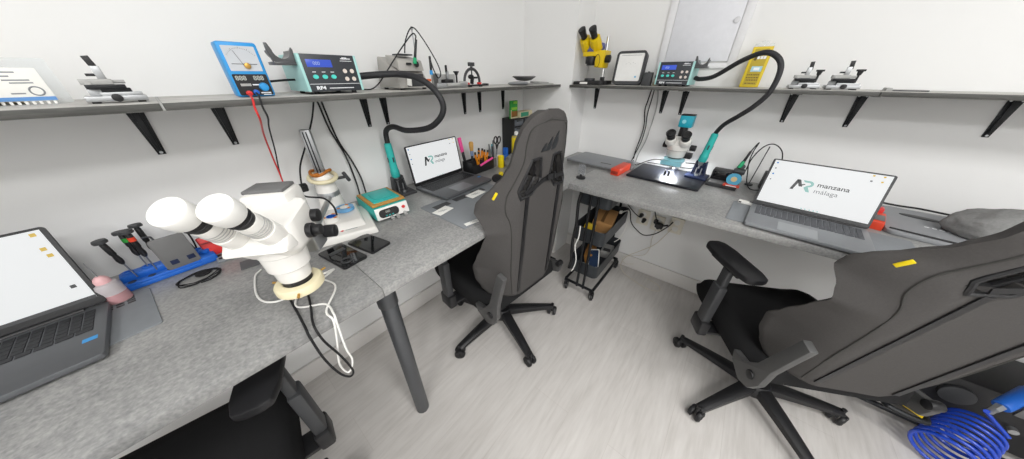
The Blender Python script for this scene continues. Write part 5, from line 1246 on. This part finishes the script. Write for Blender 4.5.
mb = MB(); mb.prism(rrect(.42,.34,.03), .016, bev=.005); mb.build('case', mat('case_grey','#8f9194',.7), t)
mb = MB(); mb.prism([(.052*math.cos(2*PI*i/28),.017*math.sin(2*PI*i/28)) for i in range(28)], .004, T(-.115,.075,.0150), bev=.001); mb.build('oval_handle', DARKG, t)
mb = MB()
for k_,w_ in enumerate((.014,.012,.016,.012)): mb.box((-.105+.017*k_,-.030,.0162),(w_*.8,.006,.0006),bev=0)
mb.build('lettering', INKW, t)
mb = MB(); mb.tube([(-.20,-.145,.017),(-.10,-.150,.018),(.0,-.150,.018),(.10,-.150,.017)], .004, 8); mb.build('zip', BLACK, t)
wire('black cable running along the wall behind the red tester and grey case', [(.60,1.905,.872),(.66,1.912,.868),(.72,1.912,.870),(.80,1.912,.866),(.90,1.912,.862),(1.0,1.91,.858)], .004, RUBBER)
t = thing('folded_jumper', 'heap of mottled grey knitted clothing on the bench behind the charcoal chair', 'clothing', (.875,1.685,D+.018), -8)
lump('knit', (0,0,0), (.165,.105,.088), CLOTH, t, 4, .14)

# cables on the back wall
wire('black cable hanging from the back shelf to the bench beside the closed laptop', [(-.482,1.92,1.30),(-.488,1.92,1.24),(-.493,1.92,1.181),(-.478,1.92,1.10),(-.478,1.92,1.033),(-.49,1.915,.934),(-.487,1.90,.88)], .0036, RUBBER)
wire('second black cable hanging from the back shelf, beside the white one', [(-.468,1.925,1.30),(-.470,1.925,1.24),(-.474,1.925,1.16),(-.466,1.925,1.08),(-.470,1.925,1.0),(-.484,1.92,.93),(-.500,1.91,.86)], .003, RUBBER)
wire('white cable hanging from the back shelf down to the bench', [(-.449,1.925,1.30),(-.438,1.925,1.25),(-.432,1.925,1.185),(-.436,1.925,1.09),(-.445,1.925,1.0),(-.468,1.92,.91),(-.474,1.915,.856)], .0036, LIGHTG)

# ------------------------------------------------------------------ sockets and wires below the back bench
def outlet(label, loc, group, plug=True, w_=.082):
    t = thing('wall_socket', label, 'socket', loc, 0, group)
    mb = MB(); mb.M = FRONT; mb.prism(rrect(w_,.115,.006), .012, T(0,0,0), bev=.002); mb.build('plate', mat('socket_cream','#e6e1d3',.4), t)
    mb = MB(); mb.M = FRONT
    for y in (.026,-.022): mb.prism([(.019*math.cos(2*PI*i/28), y+.019*math.sin(2*PI*i/28)) for i in range(28)], .002, T(0,0,.0115))
    mb.build('socket_rings', PAPER, t)
    if plug:
        mb = MB(); mb.cyl((-.012,-.012,.02),(-.012,-.045,.018), .015, .011, 18, .002); mb.cyl((.014,-.012,-.012),(.014,-.05,-.016), .015, .011, 18, .002); mb.build('plug', BLACK, t)
    return t
g = 'cream wall sockets under the back bench'
outlet('cream wall socket with two black plugs nearest the black trolley', (-.335,YC,.465), g)
outlet('cream wall socket with a black adapter, between the two other sockets', (-.232,YC,.450), g)
outlet('cream wall socket farthest from the trolley under the back bench', (-.118,YC,.470), g, False)
t = thing('power_adapter', 'black plug adapter lying across the middle socket under the bench', 'adapter', (-.215,1.90,.455), 10)
mb = MB(); mb.box((0,0,0),(.05,.05,.03),(0,.2,0),bev=.006); mb.cyl((.02,-.02,.01),(.05,-.03,.03), .006, n=12); mb.build('body', BLACK, t)
wire('black cable sagging in a loop below the wall sockets', [(-.66,1.90,.52),(-.56,1.90,.50),(-.44,1.895,.52),(-.40,1.89,.43),(-.36,1.89,.385),(-.29,1.89,.352),(-.22,1.89,.39),(-.16,1.89,.47),(-.14,1.895,.51)], .0038, RUBBER)
wire('black cable running up from the middle socket to the bench underside', [(-.225,1.89,.47),(-.25,1.89,.52),(-.29,1.90,.62),(-.31,1.90,.74),(-.32,1.90,.815)], .0036, RUBBER)
wire('black cable leaving the first socket towards the trolley', [(-.347,1.89,.48),(-.40,1.89,.51),(-.50,1.89,.60),(-.60,1.89,.72),(-.66,1.89,.80)], .0034, RUBBER)
wire('thin cream cable looping from the wall sockets down to the floor', [(-.135,1.91,.45),(-.20,1.91,.30),(-.28,1.90,.21),(-.36,1.88,.13),(-.385,1.86,.05),(-.34,1.83,.006),(-.25,1.79,.003),(-.14,1.76,.003),(-.07,1.79,.003),(-.09,1.85,.003),(-.18,1.88,.003)], .0022, mat('cable_cream','#cfc7b6',.5))
wire('second thin cream cable hanging from the middle wall socket', [(-.23,1.925,.40),(-.235,1.92,.32),(-.228,1.92,.25),(-.25,1.91,.18),(-.33,1.90,.14),(-.39,1.89,.10),(-.36,1.88,.06),(-.30,1.885,.08)], .0020, mat('cable_cream2','#d8d2c6',.5))

# ------------------------------------------------------------------ black trolley
t = thing('utility_trolley', 'slim black three-tier trolley under the corner of the back bench', 'trolley', (-.525,1.625,0), 0)
LX, LY = .105, .225
def tray(z, hh, parent):
    q = bmesh.new(); P = rrect(2*LX, 2*LY, .03, 6); n = len(P); rings = []
    for sx_, zz in ((.93,z),(1,z+.012),(1,z+hh),(1.015,z+hh+.002),(1.0,z+hh+.004),(.975,z+hh),(.965,z+.016),(.9,z+.008)):
        rings.append([q.verts.new((x*sx_, y*(1-(1-sx_)*.5), zz)) for x, y in P])
    for A, B in zip(rings, rings[1:]):
        for i in range(n): q.faces.new((A[i],A[(i+1)%n],B[(i+1)%n],B[i]))
    q.faces.new(rings[0][::-1]); q.faces.new(rings[-1]); bmesh.ops.recalc_face_normals(q, faces=q.faces[:])
    mb = MB(); mb.add(q); return mb.build('tray', mat('tray_black', '#3d4145', .42, .2), parent, 50)
for z in (.17,.43,.69): tray(z, .105, t)
for y in (-LY-.012, LY+.012):
    mb = MB(); mb.tube([(-.012,y,.07),(-.012,y,.76),(-.002,y,.78),(.024,y,.78),(.034,y,.76),(.034,y,.07)], .0085, 10, 3); mb.build('upright_frame', BLACKM, t)
mb = MB(); mb.tube([(LX,-LY,.085),(LX,LY,.085)], .010, 10); mb.tube([(-LX,-LY,.085),(-LX,LY,.085)], .010, 10); mb.tube([(-LX,-LY-.012,.085),(LX,-LY-.012,.085)], .010, 10); mb.tube([(-LX,LY+.012,.085),(LX,LY+.012,.085)], .010, 10); mb.build('base_frame', BLACKM, t)
for x in (-LX+.01, LX-.005):
    for y in (-LY-.008, LY+.008):
        mb = MB(); mb.M = T(x,y,0) @ Matrix.Rotation(R(30),4,'Z'); mb.cyl((-.009,0,.026),(.009,0,.026), .026, n=26, bev=.003); mb.box((.014,0,.045),(.003,.03,.05),bev=.001); mb.box((-.014,0,.045),(.003,.03,.05),bev=.001); mb.box((0,0,.068),(.032,.03,.006),bev=.001); mb.cyl((0,0,.07),(0,0,.088),.007,n=12)
        cs = mb.build('caster', BLACK, t)
        mb = MB(); mb.M = T(x,y,0) @ Matrix.Rotation(R(30),4,'Z'); mb.cyl((-.0105,0,.026),(.0105,0,.026), .012, n=20); mb.build('wheel_hub', LIGHTG, cs)
t = thing('cardboard_box', 'brown cardboard box lying in the middle tray of the black trolley', 'box', (-.505,1.61,.447), 10)
mb = MB(); mb.box((0,0,.058),(.125,.20,.11),(R(4),R(6),0),bev=.002); mb.build('box', CARD, t); mb = MB(); mb.box((0,.0,.1145),(.02,.19,.0012),(R(4),R(6),0),bev=0); mb.build('seam', mat('card_dark','#7d5b35',.8), t)
t = thing('packet', 'yellow packet leaning beside the cardboard box in the black trolley', 'packet', (-.548,1.462,.447), 10)
mb = MB(); mb.box((0,0,.048),(.07,.022,.095),(R(-14),R(10),0),bev=.004); mb.build('packet', YELLOWE, t)
t = thing('charging_cable', 'white cable with plug hanging over the middle tray of the trolley', 'cable', (0,0,0))
MB().tube([(-.44,1.74,.547),(-.425,1.76,.556),(-.408,1.79,.545),(-.402,1.80,.47),(-.408,1.79,.38),(-.425,1.78,.32),(-.45,1.76,.29)], .003, 8).build('lead', PAPER, t)
MB().box((-.445,1.735,.552),(.018,.018,.022),bev=.003).build('plug', PAPER, t)
t = thing('broken_phone', 'white-backed phone propped in the bottom tray of the black trolley', 'phone', (-.462,1.468,.190), 25)
mb = MB(); mb.M = Matrix.Rotation(R(30),4,'X') @ Matrix.Rotation(R(-18),4,'Y'); mb.prism(rrect(.072,.145,.010), .008, T(0,.08,.03), bev=.002); mb.build('body', PAPER, t); mb = MB(); mb.M = Matrix.Rotation(R(30),4,'X') @ Matrix.Rotation(R(-18),4,'Y'); mb.prism(rrect(.062,.130,.007), .0012, T(0,.08,.0375)); mb.build('screen_glass', mat('navy_glass','#2a3850',.15), t)
t = thing('padded_envelope', 'brown folded wrapper in the bottom tray of the black trolley', 'wrapper', (-.555,1.60,.187), 15)
mb = MB(); mb.box((0,0,.045),(.06,.18,.075),(0,R(-14),0),bev=.006); mb.build('wrapper', mat('wrapper_brown','#9b6c35',.7,var=.3,scale=20), t)
t = thing('charger', 'pale grey charger among parts in the bottom tray of the trolley', 'charger', (-.475,1.72,.187), 10)
mb = MB(); mb.box((0,0,.030),(.08,.11,.055),(R(6),0,0),bev=.006); mb.build('body', LIGHTG, t); mb = MB(); mb.box((.0,-.03,.06),(.05,.03,.006),(R(6),0,0),bev=.002); mb.build('socket', DARKG, t)
t = thing('plastic_tub', 'dark grey tub in the top tray of the trolley just below the bench', 'tub', (-.50,1.70,.707), 0)
MB().lathe([(0,0),(.055,0),(.065,.055),(.067,.058),(.06,.057),(.05,.006),(0,.006)], n=36).build('tub', DARKG, t)
wire('white cable draped down the end of the black trolley', [(-.575,1.385,.55),(-.572,1.375,.47),(-.585,1.37,.40),(-.565,1.372,.30),(-.575,1.375,.22),(-.59,1.38,.18)], .004, PAPER)
wire('black cable bundle hanging beside the end of the black trolley', [(-.60,1.40,.80),(-.605,1.375,.70),(-.598,1.37,.56),(-.608,1.372,.42),(-.60,1.375,.28),(-.61,1.38,.20)], .010, RUBBER)

# ------------------------------------------------------------------ compressor corner
t = thing('compressor_case', 'black equipment case with tubular handle loops on the floor under the back bench', 'case', (1.16,1.79,0), 0)
mb = MB(); mb.box((.0,0,.165),(.70,.30,.27),bev=.02); mb.build('body', BLACK, t)
mb = MB(); mb.tube([(-.32,-.14,.19),(-.32,-.34,.19),(-.30,-.37,.19),(-.23,-.37,.19),(-.21,-.34,.19),(-.21,-.14,.19)], .011, 10); mb.build('handle_loop', BLACKM, t)
mb = MB(); mb.tube([(-.34,-.15,.05),(-.34,-.20,.05),(-.32,-.22,.05),(.30,-.22,.05),(.33,-.20,.05),(.33,-.15,.05)], .012, 10); mb.build('base_rail', BLACKM, t)
for x in (-.30,.30):
    for y in (-.12,.12): MB().cyl((x,y,0),(x,y,.035), .022, n=18, bev=.003).build('foot', RUBBER, t)
MB().cyl((-.10,-.151,.22),(-.10,-.165,.22), .045, n=32, bev=.003).build('gauge', DARKG, t)
MB().box((.08,-.152,.25),(.10,.004,.05),bev=.001).build('label_plate', MIDG, t)
MB().cyl((.06,-.151,.16),(.06,-.170,.16), .012, n=16).build('fitting', STEEL, t)
t = thing('folded_card', 'yellow strip of card lying on the black handle loop beneath the charcoal chair back', 'card', (.925,1.480,.203), 62)
mb = MB(); mb.wedge([(-.055,-.030,.002),(.055,-.024,.002),(.060,.024,.002),(-.050,.030,.002),(-.055,-.030,.005),(.055,-.024,.005),(.060,.024,.005),(-.050,.030,.005)], .0008); mb.build('card', YELLOWE, t)
mb = MB(); P = []; turns = 8; A0, A1 = Vector((1.02,1.395,.092)), Vector((1.125,1.575,.150)); d = (A1-A0).normalized(); u = d.orthogonal().normalized(); v = d.cross(u)
for i in range(turns*28+1):
    a = 2*PI*i/28; f = i/(turns*28); rr = .078-.012*f; P.append(A0.lerp(A1, f)+u*rr*math.cos(a)+v*rr*math.sin(a))
P = P+[Vector((1.08,1.55,.26)), Vector((1.03,1.47,.315))]
o = mb.tube(P, .0068, 10, 1).build('air_hose', COILB); tag(o, 'shiny blue coiled air hose beneath the chair back', 'air hose')
t = thing('air_gun', 'blue air blow gun with steel coupling above the blue coil', 'air gun', (1.075,1.525,.322), 53)
mb = MB(); mb.cyl((-.005,0,0),(.11,0,.045), .021,.024, 24, .004); mb.box((.15,0,.06),(.09,.04,.05),(0,R(-18),0),bev=.010); mb.box((.20,0,.115),(.04,.035,.14),(0,R(20),0),bev=.010); mb.build('body', BLUE, t)
mb = MB(); mb.cyl((-.005,0,0),(-.03,0,-.010), .013,.011, 6); mb.cyl((-.03,0,-.010),(-.055,0,-.012), .009, n=16); mb.build('coupling', STEEL, t)
mb = MB(); mb.M = T(.05,-.0225,.022) @ Matrix.Rotation(R(-20),4,'Y') @ FRONT; mb.box((0,0,.001),(.055,.014,.002),bev=.0005); mb.build('label_plate', NAVY, t)
# ------------------------------------------------------------------ light: unseen ceiling panels, the right-hand pair added as fill, and the camera
def panel(name, loc, sx, sy, power, col=(1,.995,.985)):
    l = bpy.data.lights.new(name, 'AREA'); l.shape = 'RECTANGLE'; l.size = sx; l.size_y = sy; l.energy = power; l.color = col
    o = bpy.data.objects.new(name, l); C.objects.link(o); o.location = loc; return o
panel('ceiling_and_fill_light', (.55,.15,CH-.02), .6, .6, 23)
panel('ceiling_and_fill_light', (.55,-1.55,CH-.02), .6, .6, 34)
panel('ceiling_and_fill_light', (1.75,.15,CH-.02), .6, .6, 36)  # this one and the next: unseen panels added to lift under-bench shade
panel('ceiling_and_fill_light', (1.75,-1.55,CH-.02), .6, .6, 46)
l = bpy.data.lights.new('ring_light_glow', 'AREA'); l.shape = 'DISK'; l.size = .085; l.energy = 2.6; l.color = (.93,.96,1)
o = bpy.data.objects.new('ring_light_glow', l); C.objects.link(o); o.location = (-.235,1.78,.933)
w = bpy.data.worlds.new('world'); w.use_nodes = True
w.node_tree.nodes['Background'].inputs[0].default_value = (1,1,1,1); w.node_tree.nodes['Background'].inputs[1].default_value = .3
bpy.context.scene.world = w
cd = bpy.data.cameras.new('camera'); cam = bpy.data.objects.new('camera', cd); C.objects.link(cam)
cd.sensor_width = 36; cd.lens = 36*262/1024; cd.clip_start = .01
pitch = math.atan(154.5/262); yaw = R(39.3)
cam.location = (0,0,1.37); cam.rotation_euler = (PI/2-pitch, 0, yaw)
sc = bpy.context.scene; sc.camera = cam
sc.view_settings.view_transform = 'Standard'; sc.view_settings.look = 'None'; sc.view_settings.gamma = 1; sc.view_settings.exposure = -0.40
sc.view_settings.use_curve_mapping = False
